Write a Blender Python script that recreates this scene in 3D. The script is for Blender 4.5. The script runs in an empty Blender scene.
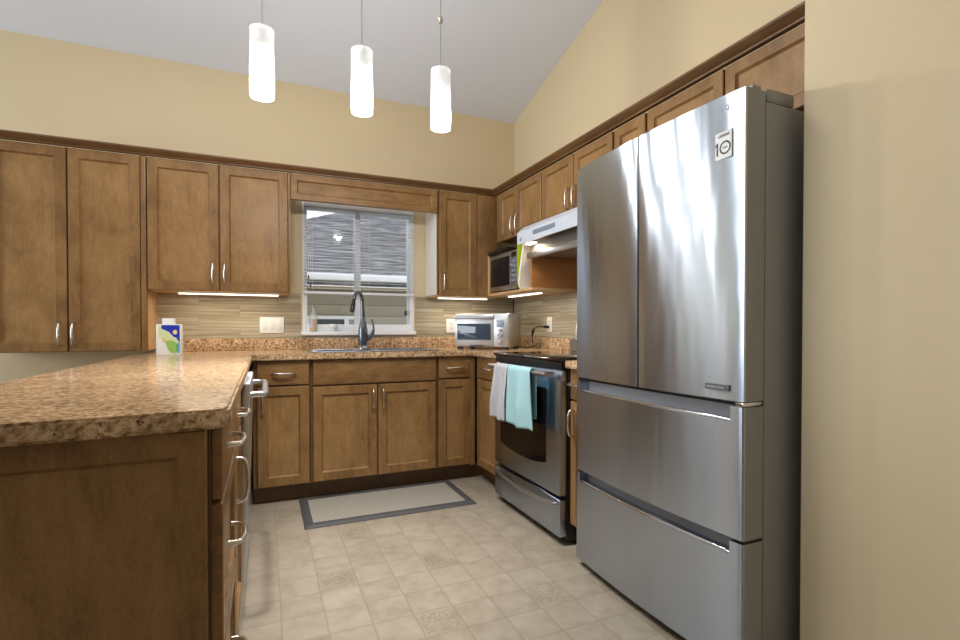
import bpy, bmesh, math, random
from mathutils import Matrix, Vector

random.seed(4)
PI = math.pi
C = bpy.context.scene.collection
scn = bpy.context.scene

# ------------------------------------------------------------------ camera
cd = bpy.data.cameras.new('camera')
cam = bpy.data.objects.new('camera', cd)
C.objects.link(cam)
cd.sensor_width = 36.0
cd.lens = 499.1 / 960 * 36
cd.shift_y = 14.2 / 960
cd.clip_start = 0.05
cam.location = (0, 0, 1.0724)
cam.rotation_euler = (PI / 2 - 0.0127, 0, -0.4093)
scn.camera = cam

# ------------------------------------------------------------------ world, light, exposure
w = bpy.data.worlds.new('sky'); scn.world = w; w.use_nodes = True
bg = w.node_tree.nodes['Background']
bg.inputs[0].default_value = (0.90, 0.95, 1.0, 1)
bg.inputs[1].default_value = 1.7
scn.view_settings.view_transform = 'Standard'
scn.view_settings.look = 'None'
scn.view_settings.gamma = 1
scn.view_settings.use_curve_mapping = False
scn.view_settings.exposure = 0.0
scn.cycles.max_bounces = 10
scn.cycles.diffuse_bounces = 5
scn.cycles.glossy_bounces = 5
scn.cycles.sample_clamp_indirect = 6


def area(name, loc, target, sx, sy, power, color=(1, 1, 1), parent=None):
    l = bpy.data.lights.new(name, 'AREA')
    l.shape = 'RECTANGLE'; l.size = sx; l.size_y = sy; l.energy = power; l.color = color
    o = bpy.data.objects.new(name, l); C.objects.link(o)
    o.location = loc
    d = Vector(target) - Vector(loc)
    o.rotation_euler = d.to_track_quat('-Z', 'Y').to_euler()
    return o


area('front_fill_light', (-1.6, -3.80, 1.75), (-1.6, 5, 1.75), 3.6, 2.0, 1.5, (0.93, 0.97, 1.0))  # added fill light behind the camera, no known window there
area('left_fill_light', (-4.80, 2.0, 1.6), (5, 2.0, 1.6), 3.0, 2.0, 125, (0.84, 0.92, 1.0))  # added fill light from the left, its window is made up
area('ceiling_light', (-0.36, 2.0, 3.1), (-0.36, 2.0, 0), 0.4, 0.5, 20, (1.0, 0.98, 0.95))

# ------------------------------------------------------------------ mesh builder
class MB:
    def __init__(self):
        self.bm = bmesh.new()

    def box(self, x0, x1, y0, y1, z0, z1, bev=0.0, seg=2):
        r = bmesh.ops.create_cube(self.bm, size=1.0)
        vs = r['verts']
        for v in vs:
            v.co.x = x0 + (v.co.x + .5) * (x1 - x0)
            v.co.y = y0 + (v.co.y + .5) * (y1 - y0)
            v.co.z = z0 + (v.co.z + .5) * (z1 - z0)
        if bev > 0:
            es = list({e for v in vs for e in v.link_edges})
            bmesh.ops.bevel(self.bm, geom=es, offset=bev, segments=seg, affect='EDGES', profile=0.5)
        return self

    def prism(self, pts, d0, d1, axis='z', bev=0.0, seg=2):
        """polygon pts in the two other axes, extruded along axis from d0 to d1"""
        def co(p, d):
            if axis == 'z': return (p[0], p[1], d)
            if axis == 'x': return (d, p[0], p[1])
            return (p[0], d, p[1])
        a = [self.bm.verts.new(co(p, d0)) for p in pts]
        b = [self.bm.verts.new(co(p, d1)) for p in pts]
        fs = [self.bm.faces.new(a), self.bm.faces.new(b[::-1])]
        n = len(pts)
        for i in range(n):
            fs.append(self.bm.faces.new((a[i], b[i], b[(i + 1) % n], a[(i + 1) % n])))
        bmesh.ops.recalc_face_normals(self.bm, faces=fs)
        if bev > 0:
            es = list({e for f in fs[:2] for e in f.edges})
            bmesh.ops.bevel(self.bm, geom=es, offset=bev, segments=seg, affect='EDGES')
        return self

    def quad(self, pts):
        self.bm.faces.new([self.bm.verts.new(p) for p in pts]); return self

    def tube(self, path, r, n=10, flat=None, caps=True):
        path = [Vector(p) for p in path]
        m = len(path); rs = r if isinstance(r, (list, tuple)) else [r] * m
        rings = []; prev = None
        for i, p in enumerate(path):
            t = (path[min(i + 1, m - 1)] - path[max(i - 1, 0)]).normalized()
            if prev is None:
                up = Vector((0, 0, 1)) if abs(t.z) < .9 else Vector((0, 1, 0))
                u = t.cross(up).normalized()
            else:
                u = (prev - t * prev.dot(t)).normalized()
            prev = u; v = t.cross(u)
            k = flat or (1, 1)
            rings.append([self.bm.verts.new(p + u * math.cos(2 * PI * j / n) * rs[i] * k[0] + v * math.sin(2 * PI * j / n) * rs[i] * k[1]) for j in range(n)])
        for i in range(m - 1):
            for j in range(n):
                self.bm.faces.new((rings[i][j], rings[i][(j + 1) % n], rings[i + 1][(j + 1) % n], rings[i + 1][j]))
        if caps:
            self.bm.faces.new(rings[0][::-1]); self.bm.faces.new(rings[-1])
        return self

    def lathe(self, prof, cx=0, cy=0, n=24, closed=False):
        rings = []
        for r, z in prof:
            if r <= 1e-5:
                rings.append([self.bm.verts.new((cx, cy, z))])
            else:
                rings.append([self.bm.verts.new((cx + r * math.cos(2 * PI * j / n), cy + r * math.sin(2 * PI * j / n), z)) for j in range(n)])
        pairs = list(zip(rings, rings[1:]))
        if closed: pairs.append((rings[-1], rings[0]))
        for a, b in pairs:
            for j in range(n):
                q = [a[j % len(a)], a[(j + 1) % len(a)], b[(j + 1) % len(b)], b[j % len(b)]]
                q = list(dict.fromkeys(q))
                if len(q) > 2: self.bm.faces.new(q)
        return self

    def grid(self, fn, nu, nv):
        g = [[self.bm.verts.new(fn(i / nu, j / nv)) for j in range(nv + 1)] for i in range(nu + 1)]
        for i in range(nu):
            for j in range(nv):
                self.bm.faces.new((g[i][j], g[i + 1][j], g[i + 1][j + 1], g[i][j + 1]))
        return self

    def xf(self, M):
        bmesh.ops.transform(self.bm, matrix=M, verts=self.bm.verts); return self

    def build(self, name, mat, parent=None, M=None, smooth=35, world=True, normals=True):
        """vertices are world coordinates (after M); the object sits at its parent's origin"""
        if M is not None: self.xf(M)
        if parent is not None:
            W = wm(parent)
            self.xf(W.inverted())
        if normals:
            bmesh.ops.recalc_face_normals(self.bm, faces=self.bm.faces)
        me = bpy.data.meshes.new(name)
        self.bm.to_mesh(me); self.bm.free()
        if smooth:
            for p in me.polygons: p.use_smooth = True
            me.set_sharp_from_angle(angle=math.radians(smooth))
        me.materials.append(mat)
        o = bpy.data.objects.new(name, me); C.objects.link(o)
        if parent is not None: o.parent = parent
        return o


def wm(o):
    M = Matrix.LocRotScale(o.location, o.rotation_euler, o.scale)
    return wm(o.parent) @ M if o.parent else M


def thing(name, label, cat, loc, rz=0, group=None):
    o = bpy.data.objects.new(name, None); C.objects.link(o)
    o.empty_display_size = .1
    o.location = loc; o.rotation_euler = (0, 0, rz)
    o['label'] = label; o['category'] = cat
    if group: o['group'] = group
    return o


def tag(o, label, cat, group=None):
    o['label'] = label; o['category'] = cat
    if group: o['group'] = group
    return o


def struct(o):
    o['kind'] = 'structure'; return o


# ------------------------------------------------------------------ materials
def new_mat(name):
    m = bpy.data.materials.new(name); m.use_nodes = True
    nt = m.node_tree
    return m, nt, nt.nodes['Principled BSDF']


def sb(c):
    f = lambda x: x / 12.92 if x <= .04045 else ((x + .055) / 1.055) ** 2.4
    return tuple(f(x / 255) for x in c) + (1,)


def plain(name, rgb, rough=.5, metal=0, spec=.5, coat=0, noise=0.0, nscale=20, bump=0.0, bscale=200, emit=None, estr=1):
    m, nt, b = new_mat(name)
    col = sb(rgb)
    b.inputs['Base Color'].default_value = col
    b.inputs['Roughness'].default_value = rough
    b.inputs['Metallic'].default_value = metal
    b.inputs['Specular IOR Level'].default_value = spec
    b.inputs['Coat Weight'].default_value = coat
    tc = nt.nodes.new('ShaderNodeTexCoord')
    if noise:
        n = nt.nodes.new('ShaderNodeTexNoise'); n.inputs['Scale'].default_value = nscale
        n.inputs['Detail'].default_value = 4
        nt.links.new(tc.outputs['Object'], n.inputs['Vector'])
        mx = nt.nodes.new('ShaderNodeMix'); mx.data_type = 'RGBA'
        mx.inputs[6].default_value = tuple(c * (1 - noise) for c in col[:3]) + (1,)
        mx.inputs[7].default_value = tuple(min(1, c * (1 + noise)) for c in col[:3]) + (1,)
        nt.links.new(n.outputs['Fac'], mx.inputs[0])
        nt.links.new(mx.outputs[2], b.inputs['Base Color'])
    if bump:
        n2 = nt.nodes.new('ShaderNodeTexNoise'); n2.inputs['Scale'].default_value = bscale
        nt.links.new(tc.outputs['Object'], n2.inputs['Vector'])
        bp = nt.nodes.new('ShaderNodeBump'); bp.inputs['Strength'].default_value = bump
        bp.inputs['Distance'].default_value = .002
        nt.links.new(n2.outputs['Fac'], bp.inputs['Height'])
        nt.links.new(bp.outputs['Normal'], b.inputs['Normal'])
    if emit:
        b.inputs['Emission Color'].default_value = sb(emit)
        b.inputs['Emission Strength'].default_value = estr
    return m


def ramp(nt, stops):
    r = nt.nodes.new('ShaderNodeValToRGB')
    e = r.color_ramp.elements
    while len(e) < len(stops): e.new(0.5)
    for i, (p, c) in enumerate(stops):
        e[i].position = p; e[i].color = c if len(c) == 4 else tuple(c) + (1,)
    return r


def wood(name, base, dark, light, horiz=False, rough=.38):
    m, nt, b = new_mat(name)
    L = nt.links
    tc = nt.nodes.new('ShaderNodeTexCoord')
    oi = nt.nodes.new('ShaderNodeObjectInfo')
    off = nt.nodes.new('ShaderNodeVectorMath'); off.operation = 'MULTIPLY_ADD'
    L.new(oi.outputs['Random'], off.inputs[0]); off.inputs[1].default_value = (7, 3, 9)
    L.new(tc.outputs['Object'], off.inputs[2])
    def noise(scale, mapping, detail=4, dist=0.0):
        mp = nt.nodes.new('ShaderNodeMapping'); mp.inputs['Scale'].default_value = mapping
        L.new(off.outputs[0], mp.inputs['Vector'])
        n = nt.nodes.new('ShaderNodeTexNoise'); n.inputs['Scale'].default_value = scale
        n.inputs['Detail'].default_value = detail; n.inputs['Distortion'].default_value = dist
        L.new(mp.outputs[0], n.inputs['Vector'])
        return n.outputs['Fac']
    g = (1, 1, .12) if not horiz else (.12, .12, 1)
    blotch = noise(7, (1, 1, .6) if not horiz else (.6, .6, 1), 3, .6)
    grain = noise(60, g, 5, .8)
    fleck = noise(170, (1, 1, .5) if not horiz else (.5, .5, 1), 2)
    fig = noise(14, (1, 1, .45) if not horiz else (.45, .45, 1), 4, 2.0)
    a = nt.nodes.new('ShaderNodeMath'); a.operation = 'MULTIPLY_ADD'
    L.new(blotch, a.inputs[0]); a.inputs[1].default_value = .42
    c = nt.nodes.new('ShaderNodeMath'); c.operation = 'MULTIPLY_ADD'
    L.new(grain, c.inputs[0]); c.inputs[1].default_value = .2
    d = nt.nodes.new('ShaderNodeMath'); d.operation = 'MULTIPLY'
    L.new(fig, d.inputs[0]); d.inputs[1].default_value = .25
    e_ = nt.nodes.new('ShaderNodeMath'); e_.operation = 'MULTIPLY_ADD'; L.new(fleck, e_.inputs[0]); e_.inputs[1].default_value = .22; L.new(d.outputs[0], e_.inputs[2])
    L.new(e_.outputs[0], c.inputs[2]); L.new(c.outputs[0], a.inputs[2])
    r = ramp(nt, [(.38, sb(dark)), (.53, sb(base)), (.68, sb(light))])
    L.new(a.outputs[0], r.inputs[0])
    L.new(r.outputs[0], b.inputs['Base Color'])
    b.inputs['Roughness'].default_value = rough
    b.inputs['Specular IOR Level'].default_value = .4
    return m


def steel(name, rgb, rough, aniso=0.0, horiz=True, brush=.03, wave=0.0):
    m, nt, b = new_mat(name); L = nt.links
    b.inputs['Metallic'].default_value = 1
    b.inputs['Base Color'].default_value = sb(rgb)
    b.inputs['Roughness'].default_value = rough
    if aniso:
        b.inputs['Anisotropic'].default_value = aniso
        t = nt.nodes.new('ShaderNodeTangent'); t.direction_type = 'RADIAL'; t.axis = 'Z'
        b.inputs['Anisotropic Rotation'].default_value = .25
        L.new(t.outputs[0], b.inputs['Tangent'])
    if wave:          # faint waviness of the thin sheet
        tc = nt.nodes.new('ShaderNodeTexCoord'); mp = nt.nodes.new('ShaderNodeMapping')
        mp.inputs['Scale'].default_value = (1, 1, .22)
        L.new(tc.outputs['Object'], mp.inputs['Vector'])
        n = nt.nodes.new('ShaderNodeTexNoise'); n.inputs['Scale'].default_value = 13; n.inputs['Detail'].default_value = 1
        L.new(mp.outputs[0], n.inputs['Vector'])
        bp = nt.nodes.new('ShaderNodeBump'); bp.inputs['Strength'].default_value = wave; bp.inputs['Distance'].default_value = .004
        L.new(n.outputs['Fac'], bp.inputs['Height']); L.new(bp.outputs['Normal'], b.inputs['Normal'])
    if brush:
        tc = nt.nodes.new('ShaderNodeTexCoord')
        mp = nt.nodes.new('ShaderNodeMapping')
        mp.inputs['Scale'].default_value = (1, 1, 60) if horiz else (60, 60, 1)
        L.new(tc.outputs['Object'], mp.inputs['Vector'])
        n = nt.nodes.new('ShaderNodeTexNoise'); n.inputs['Scale'].default_value = 12; n.inputs['Detail'].default_value = 3
        L.new(mp.outputs[0], n.inputs['Vector'])
        mr = nt.nodes.new('ShaderNodeMapRange'); mr.inputs[3].default_value = rough - brush; mr.inputs[4].default_value = rough + brush
        L.new(n.outputs['Fac'], mr.inputs[0]); L.new(mr.outputs[0], b.inputs['Roughness'])
    return m


def counter_mat(name):
    m, nt, b = new_mat(name); L = nt.links
    tc = nt.nodes.new('ShaderNodeTexCoord')
    def noise(s, det=4, dist=0.0):
        n = nt.nodes.new('ShaderNodeTexNoise'); n.inputs['Scale'].default_value = s; n.inputs['Detail'].default_value = det
        n.inputs['Distortion'].default_value = dist
        L.new(tc.outputs['Object'], n.inputs['Vector']); return n
    n1 = noise(72, 6, .4); n2 = noise(150, 3, .3); n3 = noise(9, 3)
    r1 = ramp(nt, [(.34, sb((122, 93, 67))), (.44, sb((174, 142, 108))), (.55, sb((206, 176, 142))), (.68, sb((224, 202, 173)))])
    L.new(n1.outputs['Fac'], r1.inputs[0])
    r2 = ramp(nt, [(.30, (1, 1, 1, 1)), (.40, (0, 0, 0, 1))])
    L.new(n2.outputs['Fac'], r2.inputs[0])
    mx = nt.nodes.new('ShaderNodeMix'); mx.data_type = 'RGBA'
    L.new(r2.outputs[0], mx.inputs[0]); L.new(r1.outputs[0], mx.inputs[6]); mx.inputs[7].default_value = sb((52, 41, 33))
    r3 = ramp(nt, [(.35, (.85, .80, .74, 1)), (.65, (1.08, 1.05, 1.0, 1))])
    L.new(n3.outputs['Fac'], r3.inputs[0])
    mu = nt.nodes.new('ShaderNodeMix'); mu.data_type = 'RGBA'; mu.blend_type = 'MULTIPLY'; mu.inputs[0].default_value = 1
    L.new(mx.outputs[2], mu.inputs[6]); L.new(r3.outputs[0], mu.inputs[7])
    L.new(mu.outputs[2], b.inputs['Base Color'])
    b.inputs['Roughness'].default_value = .17
    b.inputs['Specular IOR Level'].default_value = .55
    return m


def tile_mat(name, axis):
    m, nt, b = new_mat(name); L = nt.links
    tc = nt.nodes.new('ShaderNodeTexCoord')
    sp = nt.nodes.new('ShaderNodeSeparateXYZ'); L.new(tc.outputs['Object'], sp.inputs[0])
    cb = nt.nodes.new('ShaderNodeCombineXYZ')
    L.new(sp.outputs['X' if axis == 'x' else 'Y'], cb.inputs[0]); L.new(sp.outputs['Z'], cb.inputs[1])
    br = nt.nodes.new('ShaderNodeTexBrick')
    br.offset = .5; br.offset_frequency = 2; br.squash = 1
    br.inputs['Scale'].default_value = 1; br.inputs['Brick Width'].default_value = .5; br.inputs['Row Height'].default_value = .0762
    br.inputs['Mortar Size'].default_value = .0016; br.inputs['Mortar Smooth'].default_value = .2
    br.inputs['Color1'].default_value = (0, 0, 0, 1); br.inputs['Color2'].default_value = (1, 1, 1, 1)
    br.inputs['Mortar'].default_value = (.5, .5, .5, 1)
    L.new(cb.outputs[0], br.inputs['Vector'])
    mp = nt.nodes.new('ShaderNodeMapping'); mp.inputs['Scale'].default_value = (1.0, 42, 1)
    L.new(cb.outputs[0], mp.inputs['Vector'])
    ad = nt.nodes.new('ShaderNodeVectorMath'); ad.operation = 'MULTIPLY_ADD'
    L.new(br.outputs['Color'], ad.inputs[0]); ad.inputs[1].default_value = (13, 5, 3); L.new(mp.outputs[0], ad.inputs[2])
    n = nt.nodes.new('ShaderNodeTexNoise'); n.inputs['Scale'].default_value = 1.6; n.inputs['Detail'].default_value = 3
    L.new(ad.outputs[0], n.inputs['Vector'])
    r = ramp(nt, [(.30, sb((138, 127, 106))), (.45, sb((163, 152, 129))), (.58, sb((180, 170, 148))), (.72, sb((204, 196, 176)))])
    L.new(n.outputs['Fac'], r.inputs[0])
    mx = nt.nodes.new('ShaderNodeMix'); mx.data_type = 'RGBA'
    L.new(br.outputs['Fac'], mx.inputs[0]); L.new(r.outputs[0], mx.inputs[6]); mx.inputs[7].default_value = sb((150, 141, 118))
    L.new(mx.outputs[2], b.inputs['Base Color'])
    b.inputs['Roughness'].default_value = .22
    bp = nt.nodes.new('ShaderNodeBump'); bp.inputs['Strength'].default_value = .4; bp.inputs['Distance'].default_value = .001; bp.invert = True
    L.new(br.outputs['Fac'], bp.inputs['Height']); L.new(bp.outputs['Normal'], b.inputs['Normal'])
    return m


def floor_mat(name):
    m, nt, b = new_mat(name); L = nt.links
    tc = nt.nodes.new('ShaderNodeTexCoord')
    sp = nt.nodes.new('ShaderNodeSeparateXYZ'); L.new(tc.outputs['Object'], sp.inputs[0])
    def M(op, a, bb=None, c=None):
        n = nt.nodes.new('ShaderNodeMath'); n.operation = op
        for i, x in enumerate((a, bb, c)):
            if x is None: continue
            if isinstance(x, (int, float)): n.inputs[i].default_value = x
            else: L.new(x, n.inputs[i])
        return n.outputs[0]
    T = .1524
    u = M('DIVIDE', M('SUBTRACT', sp.outputs['X'], .0545 - T * 60), T)
    v = M('DIVIDE', M('SUBTRACT', sp.outputs['Y'], 1.645 - T * 63), T)
    i = M('FLOOR', u); j = M('FLOOR', v)
    fu = M('FRACT', u); fv = M('FRACT', v)
    du = M('MINIMUM', fu, M('SUBTRACT', 1.0, fu)); dv = M('MINIMUM', fv, M('SUBTRACT', 1.0, fv))
    dm = M('MINIMUM', du, dv)
    grout = M('SUBTRACT', 1.0, M('SMOOTH_MIN', 1.0, M('DIVIDE', dm, .035), .1))
    # the patterned tile: every third row, shifted one tile each time
    jr = M('LESS_THAN', M('MODULO', j, 3.0), .5)
    jd = M('FLOOR', M('DIVIDE', j, 3.0))
    hit = M('LESS_THAN', M('ABSOLUTE', M('SUBTRACT', M('MODULO', M('ADD', M('SUBTRACT', i, jd), 300.0), 3.0), 0.0)), .5)
    pat = M('MULTIPLY', jr, hit)
    cell = nt.nodes.new('ShaderNodeCombineXYZ'); L.new(i, cell.inputs[0]); L.new(j, cell.inputs[1])
    wn = nt.nodes.new('ShaderNodeTexWhiteNoise'); L.new(cell.outputs[0], wn.inputs['Vector'])
    # mottling
    n = nt.nodes.new('ShaderNodeTexNoise'); n.inputs['Scale'].default_value = 11; n.inputs['Detail'].default_value = 6; n.inputs['Roughness'].default_value = .6
    ofs = nt.nodes.new('ShaderNodeVectorMath'); ofs.operation = 'MULTIPLY_ADD'
    L.new(wn.outputs['Color'], ofs.inputs[0]); ofs.inputs[1].default_value = (3, 3, 3); L.new(tc.outputs['Object'], ofs.inputs[2])
    L.new(ofs.outputs[0], n.inputs['Vector'])
    r = ramp(nt, [(.30, sb((134, 123, 107))), (.5, sb((146, 135, 119))), (.7, sb((155, 145, 130)))])
    f = M('ADD', n.outputs['Fac'], M('MULTIPLY', M('SUBTRACT', wn.outputs['Value'], .5), .10))
    L.new(f, r.inputs[0])
    # scroll relief of the patterned tile
    vo = nt.nodes.new('ShaderNodeTexVoronoi'); vo.feature = 'DISTANCE_TO_EDGE'; vo.inputs['Scale'].default_value = 48
    nz = nt.nodes.new('ShaderNodeTexNoise'); nz.inputs['Scale'].default_value = 30
    L.new(tc.outputs['Object'], nz.inputs['Vector'])
    dv2 = nt.nodes.new('ShaderNodeVectorMath'); dv2.operation = 'MULTIPLY_ADD'
    L.new(nz.outputs['Color'], dv2.inputs[0]); dv2.inputs[1].default_value = (.035, .035, 0); L.new(tc.outputs['Object'], dv2.inputs[2])
    L.new(dv2.outputs[0], vo.inputs['Vector'])
    ln = M('LESS_THAN', vo.outputs['Distance'], .09)
    inset = M('GREATER_THAN', dm, .07)
    lines = M('MULTIPLY', M('MULTIPLY', ln, inset), pat)
    dark = M('MULTIPLY', M('MAXIMUM', M('MAXIMUM', grout, 0.0), M('MULTIPLY', lines, .8)), .40)
    mx = nt.nodes.new('ShaderNodeMix'); mx.data_type = 'RGBA'
    L.new(dark, mx.inputs[0]); L.new(r.outputs[0], mx.inputs[6]); mx.inputs[7].default_value = sb((100, 88, 72))
    L.new(mx.outputs[2], b.inputs['Base Color'])
    b.inputs['Roughness'].default_value = .38
    bp = nt.nodes.new('ShaderNodeBump'); bp.inputs['Strength'].default_value = .5; bp.inputs['Distance'].default_value = .001; bp.invert = True
    L.new(dark, bp.inputs['Height']); L.new(bp.outputs['Normal'], b.inputs['Normal'])
    return m


WALL = plain('cream_wall_paint', (216, 198, 162), .75, noise=.02, nscale=3, bump=.12, bscale=260)
CEIL = plain('ceiling_paint', (228, 234, 246), .85, bump=.35, bscale=180)
FLOOR = floor_mat('vinyl_floor_tile')
WOOD = wood('stained_maple', (132, 98, 59), (105, 75, 43), (152, 116, 72))
WOODP = wood('stained_maple_panel', (144, 109, 67), (120, 88, 51), (162, 126, 81))
WOODH = wood('stained_maple_level_grain', (132, 98, 59), (105, 75, 43), (152, 116, 72), horiz=True)
WOODD = wood('stained_maple_crown', (106, 76, 46), (92, 65, 39), (118, 86, 54), horiz=True)
KICK = wood('toe_kick_wood', (98, 70, 44), (84, 59, 37), (110, 80, 52), horiz=True)
LIGHTWOOD = wood('light_maple', (196, 158, 112), (180, 140, 96), (210, 174, 128), horiz=True)
LIT_MELA = plain('window_lit_melamine', (226, 222, 214), .4)  # melamine side whitened: glare from the window put into its colour
COUNTER = counter_mat('speckled_laminate')
TILEX = tile_mat('linear_glass_tile_back', 'x')
TILEY = tile_mat('linear_glass_tile_side', 'y')
STEEL = steel('brushed_steel', (186, 198, 214), .25, 1.0, brush=0, wave=.42)
STEELB = steel('brushed_steel_plain', (200, 200, 202), .30, 0)
CHROME = steel('polished_chrome', (225, 225, 228), .10, 0, brush=0)
NICKEL = steel('satin_nickel', (214, 208, 198), .24, 0, brush=0)
FRSIDE = plain('grey_painted_steel', (150, 150, 148), .42)
DGREY = plain('dark_grey_plastic', (62, 63, 66), .35)
MGREY = plain('mid_grey_plastic', (150, 151, 154), .38)
BLACK = plain('black_plastic', (22, 22, 24), .35)
BGLASS = plain('black_glass', (10, 10, 12), .04, spec=.7)
OVENGLASS = plain('oven_window_glass', (16, 16, 18), .10, spec=.35)
WHITE = plain('white_plastic', (240, 240, 238), .35)
VINYL = plain('white_vinyl_frame', (236, 240, 246), .4)
GUN = plain('gunmetal', (112, 120, 130), .22, metal=.9)
BULB = plain('led_diffuser', (255, 250, 235), .4, emit=(255, 246, 224), estr=3.0)


def glass_pane():
    m, nt, b = new_mat('window_glass'); L = nt.links
    nt.nodes.remove(b)
    out = nt.nodes['Material Output']
    t = nt.nodes.new('ShaderNodeBsdfTransparent'); g = nt.nodes.new('ShaderNodeBsdfGlossy')
    g.inputs['Roughness'].default_value = 0.0
    fr = nt.nodes.new('ShaderNodeFresnel'); fr.inputs[0].default_value = 1.5
    mx = nt.nodes.new('ShaderNodeMixShader')
    L.new(fr.outputs[0], mx.inputs[0]); L.new(t.outputs[0], mx.inputs[1]); L.new(g.outputs[0], mx.inputs[2])
    L.new(mx.outputs[0], out.inputs[0])
    return m


def clear_mat(name, rgb, mixf=.35):
    m, nt, b = new_mat(name); L = nt.links
    out = nt.nodes['Material Output']
    b.inputs['Base Color'].default_value = sb(rgb); b.inputs['Roughness'].default_value = .1
    t = nt.nodes.new('ShaderNodeBsdfTransparent'); t.inputs[0].default_value = sb(rgb)
    mx = nt.nodes.new('ShaderNodeMixShader'); mx.inputs[0].default_value = mixf
    L.new(t.outputs[0], mx.inputs[1]); L.new(b.outputs[0], mx.inputs[2]); L.new(mx.outputs[0], out.inputs[0])
    return m


def frosted_lamp():
    m, nt, b = new_mat('frosted_lamp_glass'); L = nt.links
    out = nt.nodes['Material Output']
    b.inputs['Base Color'].default_value = (.9, .9, .9, 1); b.inputs['Roughness'].default_value = .3
    b.inputs['Emission Color'].default_value = (1, .99, .97, 1); b.inputs['Emission Strength'].default_value = .5
    t = nt.nodes.new('ShaderNodeBsdfTranslucent'); t.inputs[0].default_value = (.05, .05, .05, 1)
    mx = nt.nodes.new('ShaderNodeMixShader'); mx.inputs[0].default_value = .55
    L.new(b.outputs[0], mx.inputs[1]); L.new(t.outputs[0], mx.inputs[2])
    tr = nt.nodes.new('ShaderNodeBsdfTransparent')
    m2 = nt.nodes.new('ShaderNodeMixShader'); m2.inputs[0].default_value = .42
    L.new(mx.outputs[0], m2.inputs[1]); L.new(tr.outputs[0], m2.inputs[2]); L.new(m2.outputs[0], out.inputs[0])
    return m


GLASS = glass_pane()
LAMPG = frosted_lamp()

# ------------------------------------------------------------------ room shell
YB, XR = 3.87, 2.0
XL, YF = -5.0, -4.0
RIDGE_Y = 1.0
ZB = 2.842
SL = .26
def zc(y):
    return ZB + SL * (YB - y) if y >= RIDGE_Y else ZB + SL * (YB - RIDGE_Y) - .2 * (RIDGE_Y - y)

struct(MB().box(XL - .1, XR + .15, YF - .1, YB + .15, -.12, 0).build('floor', FLOOR, smooth=0))
WX0, WX1, WZ0, WZ1 = .262, 1.102, 1.048, 2.0
wb = MB()
wb.box(XL - .1, WX0, YB, YB + .15, 0, ZB + .08)
wb.box(WX1, XR + .15, YB, YB + .15, 0, ZB + .08)
wb.box(WX0, WX1, YB, YB + .15, 0, WZ0)
wb.box(WX0, WX1, YB, YB + .15, WZ1, ZB + .08)
struct(wb.build('wall_back', WALL, smooth=0))
pr = [(1.0, 0), (YB, 0), (YB, zc(YB) + .05), (1.0, zc(1.0) + .05)]
struct(MB().prism(pr, XR, XR + .15, 'x').build('wall_right', WALL, smooth=0))
pr = [(YF, 0), (1.0, 0), (1.0, zc(1.0) + .02), (YF, zc(YF) + .02)]
struct(MB().prism(pr, 1.5, XR + .15, 'x').build('wall_side', WALL, smooth=0))
# left wall and front wall, solid without openings
pr = [(YF, 0), (YB, 0), (YB, zc(YB) + .05), (1.0, zc(1.0) + .05), (YF, zc(YF) + .05)]
struct(MB().prism(pr, XL - .1, XL, 'x').build('wall_left', WALL, smooth=0))
struct(MB().box(XL, 1.5, YF - .1, YF, 0, zc(YF) + .05).build('wall_front', WALL, smooth=0))
cl = [(YF - .1, zc(YF) - .02), (RIDGE_Y, zc(RIDGE_Y)), (YB + .1, zc(YB) - .026), (YB + .1, zc(YB) + .15), (RIDGE_Y, zc(RIDGE_Y) + .2), (YF - .1, zc(YF) + .2)]
struct(MB().prism(cl, XL - .1, XR + .15, 'x').build('ceiling', CEIL, smooth=0))

# kitchen window
wf = MB()
wy0, wy1 = YB - .004, YB + .09
wf.box(WX0, WX0 + .034, wy0, wy1, WZ0, WZ1, .004)
wf.box(WX1 - .034, WX1, wy0, wy1, WZ0, WZ1, .004)
wf.box(WX0 + .032, WX1 - .032, wy0, wy1, WZ1 - .045, WZ1, .004)
wf.box(WX0 + .032, WX1 - .032, wy0, wy1, WZ0, WZ0 + .05, .004)
win = struct(wf.build('window_1', VINYL))
MB().box(.645, .685, YB + .005, YB + .07, WZ0 + .05, WZ1 - .045, .003).build('mullion', VINYL, win)
MB().box(WX0 + .032, .645, YB + .045, YB + .05, WZ0 + .05, WZ1 - .045).build('glass_pane', GLASS, win, smooth=0)
MB().box(.685, WX1 - .032, YB + .055, YB + .06, WZ0 + .05, WZ1 - .045).build('glass_pane', GLASS, win, smooth=0)
MB().box(WX1 - .07, WX1 - .055, YB - .006, YB + .03, 1.17, 1.21, .002).build('latch', DGREY, win)
MB().box(WX0 - .012, WX1 + .012, YB - .034, YB + .02, WZ0 - .03, WZ0 - .002, .005).build('window_sill', VINYL, win)

# added window frames, out of view, dressing the two fill lights
f2 = MB()
for (x0, x1) in ((-3.45, -3.38), (-1.63, -1.57), (.18, .25)):
    f2.box(x0, x1, YF, YF + .12, .70, 2.80)
f2.box(-3.45, .25, YF, YF + .12, .66, .74); f2.box(-3.45, .25, YF, YF + .12, 2.76, 2.84)
struct(f2.build('front_fill_frame', VINYL))
f3 = MB()
for (y0, y1) in ((.45, .52), (1.97, 2.03), (3.48, 3.55)):
    f3.box(XL, XL + .12, y0, y1, .55, 2.65)
f3.box(XL, XL + .12, 0.45, 3.55, .52, .60); f3.box(XL, XL + .12, 0.45, 3.55, 2.60, 2.68)
struct(f3.build('left_fill_frame', VINYL))

# ------------------------------------------------------------------ cabinetry helpers
def frame_M(face, x, y):
    """local x runs left to right seen from the front, local y goes into the cabinet, z up"""
    a = {'back': 0, 'right': -PI / 2, 'pen': PI / 2}[face]
    return Matrix.Translation((x, y, 0)) @ Matrix.Rotation(a, 4, 'Z')


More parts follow.
